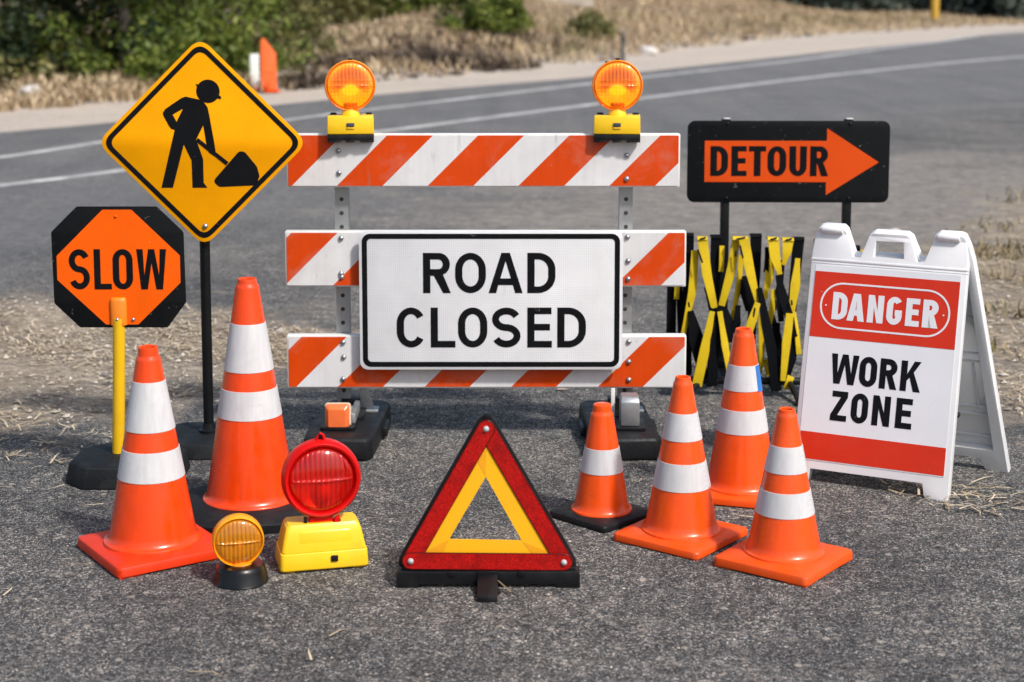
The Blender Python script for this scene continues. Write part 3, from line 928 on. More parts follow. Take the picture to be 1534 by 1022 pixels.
def boulder(px, py, r, label):
    p = ground(px, py)
    bm = bmesh.new()
    bmesh.ops.create_icosphere(bm, subdivisions=3, radius=1)
    sd = random.uniform(0, 9)
    for v in bm.verts:
        k = 1 + .16 * math.sin(v.co.x * 3 + sd) + .12 * math.sin(v.co.y * 4.1 + sd * 2) + .08 * math.sin(v.co.z * 6 + v.co.x * 5)
        v.co = Vector((v.co.x * 1.3 * k, v.co.y * k, max(-.35, v.co.z * .72 * k))) * r
    mb = MB(); mb.bm.free(); mb.bm = bm
    o = mb.build('boulder', pm('pale stone', (.55, .52, .49), rough=.9, dirt=.5, dscale=6, var=.25, bump=.5, bs=20))
    o.location = (p.x, p.y, float(height(p.x, p.y)[0]) + r * .2)
    tag(o, label, 'rock')
boulder(972, 82, .20, 'pale boulder at the bank foot right of the right amber light')
boulder(47, 152, .16, 'small pale rock at the foot of the bank at far left')
boulder(1335, 353, .05, 'white stone in the dry weeds behind the white folding sign')

# ================================================================== OBJECTS
# ---- cones
def chamfer(hw, hd, c):
    return [(-hw + c, -hd), (hw - c, -hd), (hw, -hd + c), (hw, hd - c), (hw - c, hd), (-hw + c, hd), (-hw, hd - c), (-hw, -hd + c)]

def cone(label, px, py, tip, prof, bands, base, yaw, mat, bmat, tape=False, closed=False, group='traffic cones'):
    """prof: (pixel row, half width) top and bottom of the skirt; bands: pixel rows of each collar"""
    g = ground(px, py)
    s = scale_at(g.y, .25)
    zt = plane(px, tip, g.y).z
    t = thing('traffic_cone', label, 'cone', g, yaw, group)
    (yt, ht), (yb, hb) = prof
    r1, r0 = ht / s, hb / s
    side, bh = base['side'], base['h']
    zn = plane(px, yt, g.y - r1).z
    zb = bh
    rad = lambda z: r0 + (r1 - r0) * (z - zb) / (zn - zb)
    fl = base.get('flare', 1.1) * r0
    P = [(fl, bh - .006), (fl, bh + .001), (fl * .99, bh + .0035), (r0 * 1.045, bh + .0055), (r0 * 1.012, bh + .010), (rad(bh + .018), bh + .018)]
    P += [(rad(z), z) for z in np.linspace(bh + .03, zn, 8)]
    rt = r1 * .83
    P += [(r1 * .985, zn + .006), (rt * 1.02, zn + .012), (rt, zn + .016), (rt * .98, zt - .008), (rt * .95, zt - .002), (rt * .86, zt)]
    if closed: P += [(rt * .5, zt + .003), (.001, zt + .003)]
    else: P += [(rt * .68, zt - .003), (rt * .64, zt - .012), (rt * .62, zt - .05)]
    mb = MB(); mb.lathe(P, 64, caps=False); mb.build('cone_body', mat, t, angle=40)
    for a, b in bands:
        za = plane(px, a, g.y - rad(.3)).z
        za = plane(px, a, g.y - rad(za)).z
        zz = plane(px, b, g.y - rad(.2)).z
        zz = plane(px, b, g.y - rad(zz)).z
        mb = MB()
        e = .0016
        mb.lathe([(rad(zz) - .001, zz), (rad(zz) + e, zz + .0008), (rad((za + zz) / 2) + e, (za + zz) / 2), (rad(za) + e, za - .0008), (rad(za) - .001, za)], 64, caps=False)
        bo = mb.build('reflective_band', M['band'], t, angle=60)
    mb = MB()
    if base.get('round'):
        w = side / 2
        lo = [(x, y) for x, y in rrect(-w, -w, w, w, w * .72, 9)]
        L = lambda k, z: [(x * k, y * k, z) for x, y in lo]
        mb.loft([L(.94, 0), L(1, .006), L(1, bh * .55), L(.985, bh * .62), L(.93, bh * .70), L(.80, bh * .9), L(.72, bh * .97), L(.3, bh)], 0)
        mb.build('base', bmat, t, angle=30)
    else:
        w = side / 2
        lo = [(x, y) for x, y in rrect(-w, -w, w, w, w * .12, 5)]
        L = lambda k, z: [(x * k, y * k, z) for x, y in lo]
        foot = bh * .13
        mb.loft([L(.96, foot), L(1, foot + .004), L(1.0, bh * .62), L(.985, bh * .74), L(.955, bh * .80), L(.75, bh * .96), L(.4, bh)], 0)
        for sx in (-1, 1):
            for sy in (-1, 1):
                cx_, cy_ = sx * w * .78, sy * w * .78
                mb.box(cx_ - w * .19, cx_ + w * .19, cy_ - w * .19, cy_ + w * .19, 0, foot + .006)
        mb.build('base', bmat, t, angle=30)
    if tape:
        (a, b) = bands[0]
        za, zz = plane(px, a, g.y - .05).z - .001, plane(px, b, g.y - .06).z - .002
        mb = MB(); e = .003
        a0, a1 = R(-47) - yaw, R(-18) - yaw
        n = 5
        rows = []
        for z in (zz, za):
            rows.append([((rad(z) + e) * math.cos(a0 + (a1 - a0) * i / n), (rad(z) + e) * math.sin(a0 + (a1 - a0) * i / n), z) for i in range(n + 1)])
        vl = [[mb.bm.verts.new(p) for p in r] for r in rows]
        for i in range(n): mb.face((vl[0][i], vl[0][i + 1], vl[1][i + 1], vl[1][i]))
        mb.build('tape', M['tape_blue'], t)
    return t

cone('tall cone on a square red-orange base, beside the small amber beacon', 230, 829, 519, ((543, 18.5), (806, 66)), [(574, 650), (680, 726)],
     {'side': .345, 'h': .048, 'flare': 1.11}, R(34), M['orange_red'], M['base_red'])
cone('tallest cone, on a wide rounded black base behind the red lamp', 377, 768, 417, ((434, 17.5), (752, 67)), [(487, 560), (588, 632)],
     {'side': .47, 'h': .055, 'flare': 1.08, 'round': True}, R(12), M['orange_red'], M['rubber_dusty'])
cone('smallest cone, with one white collar and a square black base', 901, 776, 605, ((626, 17), (771, 42)), [(675, 713)],
     {'side': .24, 'h': .032, 'flare': 1.1}, R(-45), M['orange'], M['rubber'], closed=True)
cone('two-collar orange cone between the small black-based cone and the front right cone', 1020, 808, 564, ((580, 14.5), (805, 55)), [(621, 663), (697, 739)],
     {'side': .30, 'h': .037, 'flare': 1.10}, R(-38), M['orange'], M['base_orange'])
cone('front right cone on a thick orange base, nearest to the camera on that side', 1174, 845, 612, ((628, 15.5), (838, 56)), [(671, 712), (741, 779)],
     {'side': .30, 'h': .043, 'flare': 1.10}, R(-37), M['orange'], M['base_orange'])
cone('rear cone with blue tape on its upper collar, beside the WORK ZONE sign', 1110, 742, 492, ((507, 15.5), (728, 52)), [(549, 588), (617, 653)],
     {'side': .30, 'h': .038, 'flare': 1.1}, R(-18), M['orange'], M['base_orange'], tape=True)

# ---- road barricade
YB = 6.0
def bx(px, Y=YB - .025, z=.6): return (px - CX) / scale_at(Y, z)
bar = thing('road_barricade', 'three-rail orange and white striped barricade on steel posts and black rubber feet', 'barricade', (0, YB, 0))
rails = [(429, 1019, 201, 281, 582, 136.3, .505), (427, 1028, 347, 430, 439, 141, .49), (430, 1028, 503, 582, 454, 130, .52)]
rail_z = []
for k, (x0, x1, y0, y1, top, per, duty) in enumerate(rails):
    zt, zb = plane(CX, y0, YB - .025).z, plane(CX, y1, YB - .025).z
    rail_z.append((zt, zb))
    s = scale_at(YB - .025, (zt + zb) / 2)
    X0, X1 = (x0 - CX) / s, (x1 - CX) / s
    u0 = (top - CX) / s - zt
    mb = MB()
    mb.box(X0, X1, -.022, .022, zb, zt)
    o = mb.build('rail', M['white_board'], bar, .004)
    mb = MB()
    mb.prism([rrect(X0 + .006, zb + .006, X1 - .006, zt - .005, .004, 2)], -.0245, -.0228)
    mb.build('striped_sheeting', stripes('striped sheeting', u0, per / s, duty), o)
# posts: perforated square tube
post_x = (-.609, .408)
post_x = ((513 - CX) / scale_at(YB + .05, .8), (937 - CX) / scale_at(YB + .05, .8))
for x in post_x:
    mb = MB()
    mb.box(x - .0245, x + .0245, .026, .075, .06, 1.08)
    zz = .12
    while zz < 1.05:
        mb.lathe([(.0078, 0), (.0078, -.0005), (.006, -.0012)], 12, 1, (x, .0256, zz), 'y')
        zz += .0508
    mb.build('post', [M['steel'], M['steel_dark']], bar)
for bxp, byp in [(507, 226), (508, 259), (939, 233), (939, 268), (511, 357), (512, 415), (511, 410), (940, 355), (941, 391), (941, 418), (514, 513), (515, 535), (514, 568), (942, 512), (942, 542), (942, 569)]:
    q = plane(bxp, byp, YB - .025)
    bolt(bar, q.x, -.025, q.z, .0098)
# feet
def foot(px0, yaw, reflector):
    x = (px0 - CX) / scale_at(YB, .05)
    mb = MB()
    hw, h0, h1 = .125, -.33, .24
    c, s_ = math.cos(yaw), math.sin(yaw)
    def L(k, z, ins):
        pts = [(-hw + ins + .02, h0 + ins), (hw - ins - .02, h0 + ins), (hw - ins, h0 + ins + .03), (hw - ins, h1 - ins - .03), (hw - ins - .02, h1 - ins), (-hw + ins + .02, h1 - ins), (-hw + ins, h1 - ins - .03), (-hw + ins, h0 + ins + .03)]
        return [(x + a * c - b * s_, a * s_ + b * c, z) for a, b in pts]
    mb.loft([L(1, 0, .012), L(1, .012, 0), L(1, .074, .004), L(1, .084, .012)])
    fo = mb.build('foot', M['rubber'], bar, .003)
    for sx in (-1, 1):
        mb = MB()
        mb.box(x + sx * (hw + .004) - .012, x + sx * (hw + .004) + .012, -.06, .06, .018, .055)
        mb.build('carry_grip', M['rubber'], fo, .006)
    # socket flange and clamp
    mb = MB()
    mb.prism([rrect(x - .055, -.07, x + .055, .10, .02, 4)], .085, .099, M=Matrix(((1, 0, 0, 0), (0, 0, 1, 0), (0, 1, 0, 0), (0, 0, 0, 1))))
    mb.box(x - .034, x + .034, .018, .082, .099, .14)
    mb.build('socket', M['black_plastic'], fo, .004)
    mb = MB()
    mb.prism([[(x + .028, .10), (x + .085, .10), (x + .05, .20), (x + .032, .23)]], .04, .052)
    mb.box(x + .03, x + .10, .03, .09, .0845, .096)
    mb.build('brace', M['steel'], fo, .003)
    if reflector:
        q = plane(506, 626, YB - .20)
        mb = MB(); mb.prism([rrect(q.x - .062, -.225, q.x + .062, -.10, .015, 4)], .085, .097, M=Matrix(((1, 0, 0, 0), (0, 0, 1, 0), (0, 1, 0, 0), (0, 0, 0, 1)))); mb.build('flange', M['black_plastic'], fo, .003)
        DY = -.185
        mb = MB(); mb.box(q.x - .030, q.x + .050, -.170, -.140, .0975, q.z + .030); mb.box(q.x + .040, q.x + .060, -.175, .02, .0975, .135); mb.build('bracket', M['steel'], fo, .004)
        mb = MB()
        lo = rrect(q.x - .044, q.z - .046, q.x + .040, q.z + .047, .010, 4)
        cxx, czz = q.x, q.z
        Lr = lambda k, y: [(cxx + (a - cxx) * k, y, czz + (b - czz) * k) for a, b in lo]
        mb.loft([Lr(1.0, DY), Lr(1.0, DY - .016), Lr(.96, DY - .022), Lr(.72, DY - .033), Lr(.3, DY - .034)])
        mb.build('reflector', M['reflector_orange'], fo, angle=25)
        mb = MB(); mb.prism([rrect(q.x - .047, q.z - .049, q.x + .045, q.z + .050, .010, 4)], DY + .0005, DY + .006)
        mb.build('reflector_plate', pm('cream plate', (.7, .66, .5), rough=.4), fo)
    else:
        q = plane(944, 622, YB - .20)
        mb = MB(); mb.prism([rrect(q.x - .055, -.225, q.x + .055, -.08, .012, 4)], .085, .095, M=Matrix(((1, 0, 0, 0), (0, 0, 1, 0), (0, 1, 0, 0), (0, 0, 0, 1)))); mb.build('flange', M['black_plastic'], fo, .003)
        mb = MB(); mb.loft([[(q.x - .034 * k, -.205 + j, z), (q.x + .034 * k, -.205 + j, z), (q.x + .034 * k, -.12, z), (q.x - .034 * k, -.12, z)] for k, j, z in ((1, 0, .0955), (1, 0, .184), (.9, .018, .200))])
        mb.build('clamp_block', M['steel'], fo, .006)
        q = plane(918, 620, YB - .12)
        mb = MB(); mb.box(q.x - .007, q.x + .007, -.125, -.12, .07, .215); mb.build('tag_strip', M['white_board'], fo, .001)
foot(525, R(-3), True)
foot(925, R(3), False)

# ---- ROAD CLOSED sign
YS = YB - .062
ss = scale_at(YS, .53)
cs = plane(735.5, 450.5, YS)
rc = thing('road_closed_sign', 'white rectangular ROAD CLOSED sign with black border, fixed to the barricade rails', 'sign', (cs.x, YS, cs.z))
cv = lambda px, py: ((px - 735.5) / ss, (450.5 - py) / ss)
hw, hh = 197 / ss, 105.5 / ss
mb = MB(); mb.prism([rrect(-hw, -hh, hw, hh, .028, 7)], 0, .005); mb.build('sign_panel', M['white_sheet'], rc, .0012)
mb = MB(); i0, i1 = 4.2 / ss, 12 / ss
mb.prism([rrect(-hw + i0, -hh + i0, hw - i0, hh - i0, .030, 7), rrect(-hw + i1, -hh + i1, hw - i1, hh - i1, .014, 7)], -.0008, -.0001); mb.build('border', M['ink'], rc)
def word(parent, txt, spans, y0, y1, cvf, t, h, mat, y=-.0009, name='lettering'):
    mb = MB()
    sp = [(cvf(a, 0)[0], cvf(b, 0)[0]) for a, b in spans]
    lettering(mb, txt, sp, cvf(0, y1)[1], cvf(0, y0)[1], y, t, h, depth=.0008)
    return mb.build(name, mat, parent)
word(rc, 'ROAD', [(634, 675.5), (682, 728), (732, 783), (790, 832)], 378, 439, cv, .178, .165, M['ink'])
word(rc, 'CLOSED', [(594, 637), (645, 682), (686, 730), (737, 780), (790, 827), (835, 878)], 461, 522, cv, .178, .165, M['ink'])
mb = MB()
for zz in (.20, -.20):
    mb.box(-.40, .40, .0055, .034, zz - .02, zz + .02)
mb.build('mounting_bar', M['steel'], rc, .002)

# ---- amber warning lights on the top rail
def warning_light(px, label, yaw, e):
    z0 = rail_z[0][0]
    q = plane(px, 201, YB)
    t = thing('warning_light', label, 'warning light', (q.x, YB, z0 + .001), yaw, 'amber flashing lights on the barricade')
    mb = MB()
    mb.loft([[(a * .0835 * k, -.062 * k, z), (.0835 * k * a * -1, -.062 * k, z), (.0835 * k * a * -1, .062 * k, z), (a * .0835 * k, .062 * k, z)] for a, k, z in ((-1, 1, .001), (-1, .985, .066))])
    ca = mb.build('battery_case', M['yellow_case'], t, .005)
    mb = MB(); mb.box(-.0135, .0135, -.0660, -.0615, .028, .042); mb.build('latch', pm('latch steel', (.045, .055, .075), rough=.3), ca, .001)
    mb = MB(); mb.box(-.0135, .0135, -.0652, -.0615, .0205, .0265); mb.build('latch_tab', M['yellow_pole'], ca, .001)
    for sx in (-.062, .066):
        mb = MB(); mb.lathe([(.012, .0645), (.012, .0695), (.009, .0725), (.002, .073)], 14, 0, (sx, .03, 0)); mb.build('screw_cap', M['black_plastic'], ca)
    mb = MB()
    mb.box(-.083, .083, -.062, -.028, -.020, .0)
    for a, b in ((-.083, -.036), (-.018, .014), (.034, .083)): mb.box(a, b, -.061, -.029, -.028, -.0202)
    mb.box(-.07, .07, .026, .05, -.06, .0)
    mb.build('clamp', M['black_plastic'], t, .002)
    mb = MB(); mb.lathe([(.034, .066), (.032, .078), (.024, .092), (.024, .11)], 24, 0, (0, -.002, 0)); mb.build('neck', M['yellow_case'], t)
    zc = plane(px, 129, YB - .03).z - z0
    r = .0915
    mb = MB()
    mb.lathe([(r * .5, .034), (r * .80, .026), (r * .97, .010), (r, -.004), (r, -.018), (r * .965, -.022), (r * .93, -.020), (r * .91, -.012), (r * .9, .006), (r * .7, .022), (.001, .027)], 48, 0, (0, -.006, zc), 'y', caps=False)
    mb.build('lens_housing', M['amber_plastic'], t, angle=40)
    mb = MB(); mb.lathe([(r * .88, -.008), (r * .72, .008), (r * .4, .016), (.002, .018)], 40, 0, (0, -.006, zc), 'y', caps=False); mb.build('reflector', M['silver'], t)
    dome_cover(t, r * .945, .022, -.026, zc, M['cover_amber'])
    mb = MB(); disc_lens(mb, r * .93, .014, -.024, 13, zc, amp0=.055); mb.build('lens', M['lens_amber'], t, angle=70, recalc=False)
    mb = MB(); mb.lathe([(.002, .019), (.018, .015), (.030, .003), (.028, -.008), (.016, -.017), (.002, -.019)], 20, 0, (0, -.006, zc - .018), 'z', caps=False); mb.build('bulb', M['bulb_on'] if e else M['bulb_on'], t, angle=70)
    mb = MB(); mb.box(-.008, .008, -.018, -.006, zc + r - .002, zc + r + .006); mb.box(-.045, -.02, .002, .02, zc + r * .86, zc + r * .93); mb.build('top_clip', M['black_plastic'], t, .002)
    return t
warning_light(525.5, 'amber warning light clamped to the left end of the top rail', R(5), 1)
warning_light(924.5, 'amber warning light clamped to the right end of the top rail', R(-4), 1)

# ---- worker sign
gw = ground(312, 674)
gw.y += .02
YW = gw.y - .035
sw = scale_at(YW, 1.1)
cw = plane(303, 214, YW)
ws = thing('roadworks_sign', 'yellow diamond sign with black digging worker, on a black pole', 'sign', (gw.x, gw.y, 0))
ox = cw.x - gw.x
cv = lambda px, py: (ox + (px - 303) / sw, cw.z + (214 - py) / sw)
D = lambda d: [cv(303 - d, 214), cv(303, 214 + d), cv(303 + d, 214), cv(303, 214 - d)]
rr = 22 / sw
mb = MB(); mb.prism([round_poly(D(158), rr, 8)], -.037, -.033, 0); mb.build('sign_panel', M['yellow_sign'], ws, .001)
mb = MB(); mb.prism([round_poly(D(150.5), rr * .85, 8), round_poly(D(140), rr * .62, 8)], -.0379, -.0371); mb.build('border', M['ink'], ws)
zp = lambda l: [cv(a / 3.194, b / 3.194) for a, b in l]
mb = MB()
body = [(965, 478), (930, 470), (893, 462), (872, 470), (795, 522), (783, 540), (786, 554), (812, 604), (822, 616), (838, 622), (832, 645), (768, 900), (823, 900), (880, 692), (915, 768), (917, 900), (988, 900), (971, 875), (971, 762), (940, 668), (975, 600), (988, 690), (998, 730), (1024, 748), (1033, 738), (1027, 690), (1004, 545), (998, 515), (985, 495)]
mb.prism([zp(body), zp([(880, 520), (830, 548), (848, 583)])], -.0379, -.0371)
mb.prism([[cv((1001 + 56 * math.cos(R(a))) / 3.194, (437 + 56 * math.sin(R(a))) / 3.194) for a in range(0, 360, 12)]], -.0379, -.0371)
mb.prism([zp([(1040, 470), (1062, 474), (1064, 464), (1056, 457), (1048, 455)])], -.0383, -.0372)
mb.prism([zp([(944, 403), (951, 402), (956, 410), (950, 416)])], -.0383, -.0372)
mb.prism([zp([(938, 676), (948, 660), (1092, 776), (1080, 792)])], -.0386, -.0372)
mb.prism([round_poly(zp([(1016, 868), (1145, 722), (1172, 728), (1228, 798), (1240, 845), (1222, 888), (1045, 896)]), 9 / sw, 5)], -.0382, -.0371)
mb.build('worker_symbol', M['ink'], ws)
qx, qz = cv(305, 340); bolt(ws, qx, -.0375, qz, .0095)
qx, qz = cv(302, 88); 
mb = MB(); mb.tube([(0, 0, .055), (0, 0, .6), (ox * .7, -.006, cw.z + .22)], .0185, 16); mb.build('pole', M['black'], ws, angle=60)
mb = MB(); mb.lathe([(.034, .062), (.034, .07), (.024, .076), (.021, .095)], 20); mb.build('pole_collar', M['black_plastic'], ws)
def ballast(parent, hw, hd, h, c, mat, dx=0, dy=0):
    mb = MB()
    L = lambda k, z: [(dx + x, dy + y, z) for x, y in chamfer(hw - k, hd - k, c)]
    mb.loft([L(.004, 0), L(0, .008), L(.012, h * .84), L(.020, h * .92), L(.070, h)])
    return mb.build('base', mat, parent, .005, 2, angle=16)
ballast(ws, .20, .17, .062, .07, M['rubber_dusty'], .0, .0)

# ---- SLOW paddle
gs = ground(178, 714)
YO = gs.y - .026
so_ = scale_at(YO, .7)
co_ = plane(177.5, 401, YO)
sl_ = thing('slow_sign', 'orange and black octagonal SLOW sign on a yellow pole', 'sign', (gs.x, gs.y, 0))
ox = co_.x - gs.x
cv = lambda px, py: (ox + (px - 177.5) / so_, co_.z + (401 - py) / so_)
z2 = lambda l: [cv(a / 3.194, 280 + b / 3.194) for a, b in l]
mb = MB(); mb.prism([round_poly(z2([(375, 92), (250, 215), (254, 560), (375, 678), (795, 678), (886, 556), (881, 215), (757, 92)]), 6 / so_, 4)], -.026, -.0215); mb.build('sign_panel', M['black_sign'], sl_, .001)
mb = MB(); mb.prism([round_poly(z2([(498, 107), (273, 330), (273, 446), (500, 663), (655, 663), (862, 460), (862, 328), (636, 107)]), 3 / so_, 3)], -.0268, -.0261); mb.build('orange_field', M['orange_sign'], sl_)
word(sl_, 'SLOW', [(103.5, 134.5), (141, 167), (169, 199), (205, 249.5)], 373, 434, cv, .158, .14, M['ink'], -.0277)
mb = MB()
bxx, bz0 = cv(176, 488); _, bz1 = cv(176, 446)
prof = [(bxx + .0275 * math.cos(R(a)), -.0268 - .016 * math.sin(R(a)) ** .8) for a in range(0, 181, 15)]
mb.loft([[(a, b, bz0) for a, b in prof], [(a, b, bz1 - .012) for a, b in prof], [(bxx + (a - bxx) * .9, -.0268 + (b + .0268) * .75, bz1 - .003) for a, b in prof], [(bxx + (a - bxx) * .75, -.0268 + (b + .0268) * .3, bz1) for a, b in prof]])
mb.build('pole_bracket', pm('orange painted bracket', (.80, .20, .006), rough=.45, dirt=.3, dscale=12, dcol=(.5, .22, .03)), sl_, angle=50)
qx, qz = cv(175, 479); bolt(sl_, qx, -.0425, qz, .006)
qx, qz = cv(197.5, 480); bolt(sl_, qx, -.0270, qz, .006)
qx, qz = cv(175.5, 323.5); bolt(sl_, qx, -.0270, qz, .005, mat=M['orange_sign'])
bx0 = cv(176, 480)[0]
mb = MB(); mb.tube([(0, 0, .05), (bx0 * .5, -.01, .3), (bx0, -.0265, co_.z - .17)], .0205, 18); mb.build('pole', M['yellow_pole'], sl_, angle=60)
ballast(sl_, .192, .17, .085, .075, M['rubber_dusty'], .035, .0)

# ---- DETOUR sign
YD = 7.0
sd = scale_at(YD, .9)
cd = plane(1181, 242.5, YD)
dt = thing('detour_sign', 'black DETOUR sign with an orange arrow pointing right, on two posts', 'sign', (cd.x, YD + .03, 0), R(-1))
cv = lambda px, py: ((px - 1181) / sd, cd.z + (242.5 - py) / sd)
mb = MB()
a, b = cv(1030, 304); c, d = cv(1332, 181)
mb.prism([rrect(a, b, c, d, .032, 7)], -.03, -.026); mb.build('sign_panel', M['black_sign'], dt, .001)
mb = MB()
mb.prism([[cv(*p) for p in ((1056, 211), (1238, 211), (1238, 192), (1316, 243), (1238, 292.5), (1238, 273), (1056, 273))]], -.0309, -.0301); mb.build('arrow', M['orange_dull'], dt)
word(dt, 'DETOUR', [(1064.6, 1091), (1096, 1119), (1122, 1147.5), (1150, 1178), (1182.6, 1208.5), (1213.6, 1241)], 219, 264, cv, .222, .175, M['ink'], -.0318)
for px in (1088, 1271):
    x = cv(px, 0)[0]
    mb = MB(); mb.box(x - .018, x + .018, -.0255, .010, .03, d + .006); mb.build('post', M['black'], dt, .003)
    mb = MB(); mb.box(x - .030, x + .03, -.20, .20, 0, .0295); mb.box(x - .024, x + .024, -.034, .018, .0298, .075); mb.build('foot', M['black'], dt, .004)
    for pz in (d - .012, b + .018):
        mb = MB(); mb.lathe([(.006, 0), (.006, -.003), (.003, -.005)], 12, 0, (x + .004, -.0301, pz), 'y'); mb.build('bolt', M['black'], dt)
    mb = MB(); mb.box(x - .012, x + .016, -.027, -.012, d + .0065, d + .011); mb.build('post_cap', M['white_board'], dt, .001)

# ---- folding barrier with yellow and black webbing
YF = 6.62
fb0 = plane(1140, 470, YF)
fg = thing('folding_barrier', 'collapsed expanding barrier of yellow and black straps behind the barricade', 'barrier', (fb0.x, YF, 0))
sf = scale_at(YF, .35)
cvf = lambda zx, zy: ((980 + zx / 3.408 - 1140) / sf, fb0.z + (470 - (320 + zy / 3.408)) / sf)
def strap(pts, col, dy=0.0, curl=.005, twist=0):
    """pts: (x, y, width) along the strap in the photo; thickness and bulge are real"""
    n = 14
    P = []
    for i in range(n + 1):
        u = i / n * (len(pts) - 1); k = min(int(u), len(pts) - 2); f = u - k
        a, b = pts[k], pts[k + 1]
        x, z = cvf(a[0] + (b[0] - a[0]) * f, a[1] + (b[1] - a[1]) * f)
        P.append((x, z, max(a[2] + (b[2] - a[2]) * f, 27) / 3.408 / sf / 2))
    mb = MB(); loops = []
    for i, (x, z, w) in enumerate(P):
        x2, z2_, _ = P[min(i + 1, n)]; x1, z1, _ = P[max(i - 1, 0)]
        d = Vector((x2 - x1, z2_ - z1)).normalized(); nr = Vector((-d.y, d.x))
        if nr.x < 0: nr = -nr
        y = dy - curl * math.sin(math.pi * i / n)
        tw = twist * math.sin(math.pi * i / n)
        a, b = Vector((x, z)) - nr * w, Vector((x, z)) + nr * w
        loops.append([(a.x, y - tw, a.y), (b.x, y + tw, b.y), (b.x, y + tw + .004, b.y), (a.x, y - tw + .004, a.y)])
    mb.loft(loops)
    return mb.build('strap', M['strap_yellow'] if col == 'y' else M['strap_black'], fg, .001, 1)
Yl, Bk = 'y', 'b'
for pts, col, dy in [
    # upright black slats
    ([(180, 116, 52), (176, 600, 52), (176, 850, 50)], Bk, .055), ([(315, 122, 54), (310, 500, 52), (303, 880, 50)], Bk, .030), ([(523, 118, 58), (522, 300, 56), (505, 640, 50), (505, 850, 48)], Bk, .050),
    ([(741, 136, 60), (720, 400, 54), (700, 640, 50), (680, 850, 48)], Bk, .050), ([(97, 370, 50), (92, 850, 52)], Bk, .065), ([(135, 370, 34), (160, 850, 40)], Bk, .072),
    # upper yellow faces
    ([(238, 122, 52), (262, 300, 50), (304, 478, 34)], Yl, -.02), ([(205, 185, 38), (192, 400, 44), (150, 615, 22)], Yl, .0), ([(413, 120, 40), (385, 300, 50), (342, 470, 34)], Yl, -.005),
    ([(446, 120, 54), (478, 280, 50), (522, 445, 26)], Yl, -.03), ([(596, 122, 56), (606, 210, 56), (634, 305, 22)], Yl, -.022), ([(674, 128, 58), (668, 190, 50), (652, 258, 14)], Yl, -.012),
    ([(444, 215, 24), (434, 380, 36), (402, 560, 16)], Yl, .030), ([(592, 230, 48), (585, 330, 46), (566, 440, 14)], Yl, .018), ([(726, 225, 22), (716, 360, 54), (698, 520, 30)], Yl, -.004),
    ([(122, 372, 18), (118, 450, 14)], Yl, .05), ([(345, 165, 12), (341, 300, 12)], Yl, .02),
    # lower yellow faces
    ([(290, 490, 26), (256, 680, 54), (216, 878, 52)], Yl, -.040), ([(328, 490, 22), (356, 660, 38), (384, 815, 28)], Yl, -.042), ([(520, 445, 30), (494, 530, 48), (462, 640, 44)], Yl, -.042),
    ([(548, 520, 14), (556, 700, 36), (548, 835, 30)], Yl, .028), ([(612, 390, 22), (604, 500, 34), (588, 620, 18)], Yl, .022), ([(684, 500, 40), (668, 650, 48), (655, 850, 28)], Yl, -.044),
    ([(707, 500, 18), (726, 600, 22), (740, 720, 18)], Yl, -.016), ([(700, 830, 40), (670, 895, 30)], Yl, -.03), ([(575, 760, 20), (600, 850, 26)], Yl, .04), ([(420, 760, 20), (438, 850, 24)], Yl, .03),
    # crossing black diagonals
    ([(262, 370, 18), (318, 560, 60), (322, 700, 40)], Bk, -.016), ([(185, 495, 30), (215, 640, 80), (258, 850, 40)], Bk, -.008), ([(330, 470, 24), (306, 640, 50), (296, 880, 54)], Bk, -.03),
    ([(345, 450, 24), (378, 560, 60), (400, 660, 40)], Bk, .002), ([(460, 320, 26), (470, 400, 66), (490, 500, 40)], Bk, .016), ([(528, 370, 26), (566, 560, 52), (606, 740, 60), (624, 905, 56)], Bk, -.036),
    ([(622, 305, 26), (650, 420, 52), (690, 540, 44), (716, 625, 20)], Bk, -.03), ([(722, 600, 40), (700, 740, 60), (672, 860, 40)], Bk, -.010), ([(430, 470, 20), (424, 560, 44), (404, 660, 40)], Bk, .008),
    ([(632, 560, 30), (618, 640, 60), (640, 780, 40)], Bk, .010), ([(150, 470, 20), (165, 600, 50), (180, 830, 40)], Bk, .02), ([(575, 170, 26), (570, 300, 18)], Bk, .012),
    ([(600, 500, 20), (640, 640, 40), (655, 800, 40)], Bk, .03), ([(655, 240, 26), (640, 400, 40), (655, 560, 30)], Bk, .026),
    # the folds hidden behind the white folding sign
    ([(840, 130, 54), (850, 480, 50), (860, 850, 50)], Bk, .03), ([(1022, 175, 60), (1015, 400, 50), (1005, 850, 50)], Bk, .03), ([(905, 130, 50), (870, 320, 50), (830, 480, 30)], Yl, .0), ([(925, 130, 50), (970, 320, 50), (990, 480, 30)], Yl, -.02),
    ([(1068, 185, 40), (1040, 400, 46), (1010, 600, 30)], Yl, .01), ([(990, 480, 30), (940, 680, 46), (900, 860, 40)], Yl, .0), ([(830, 480, 30), (880, 680, 50), (930, 880, 50)], Bk, -.01)]:
    strap(pts, col, dy, twist=.006)
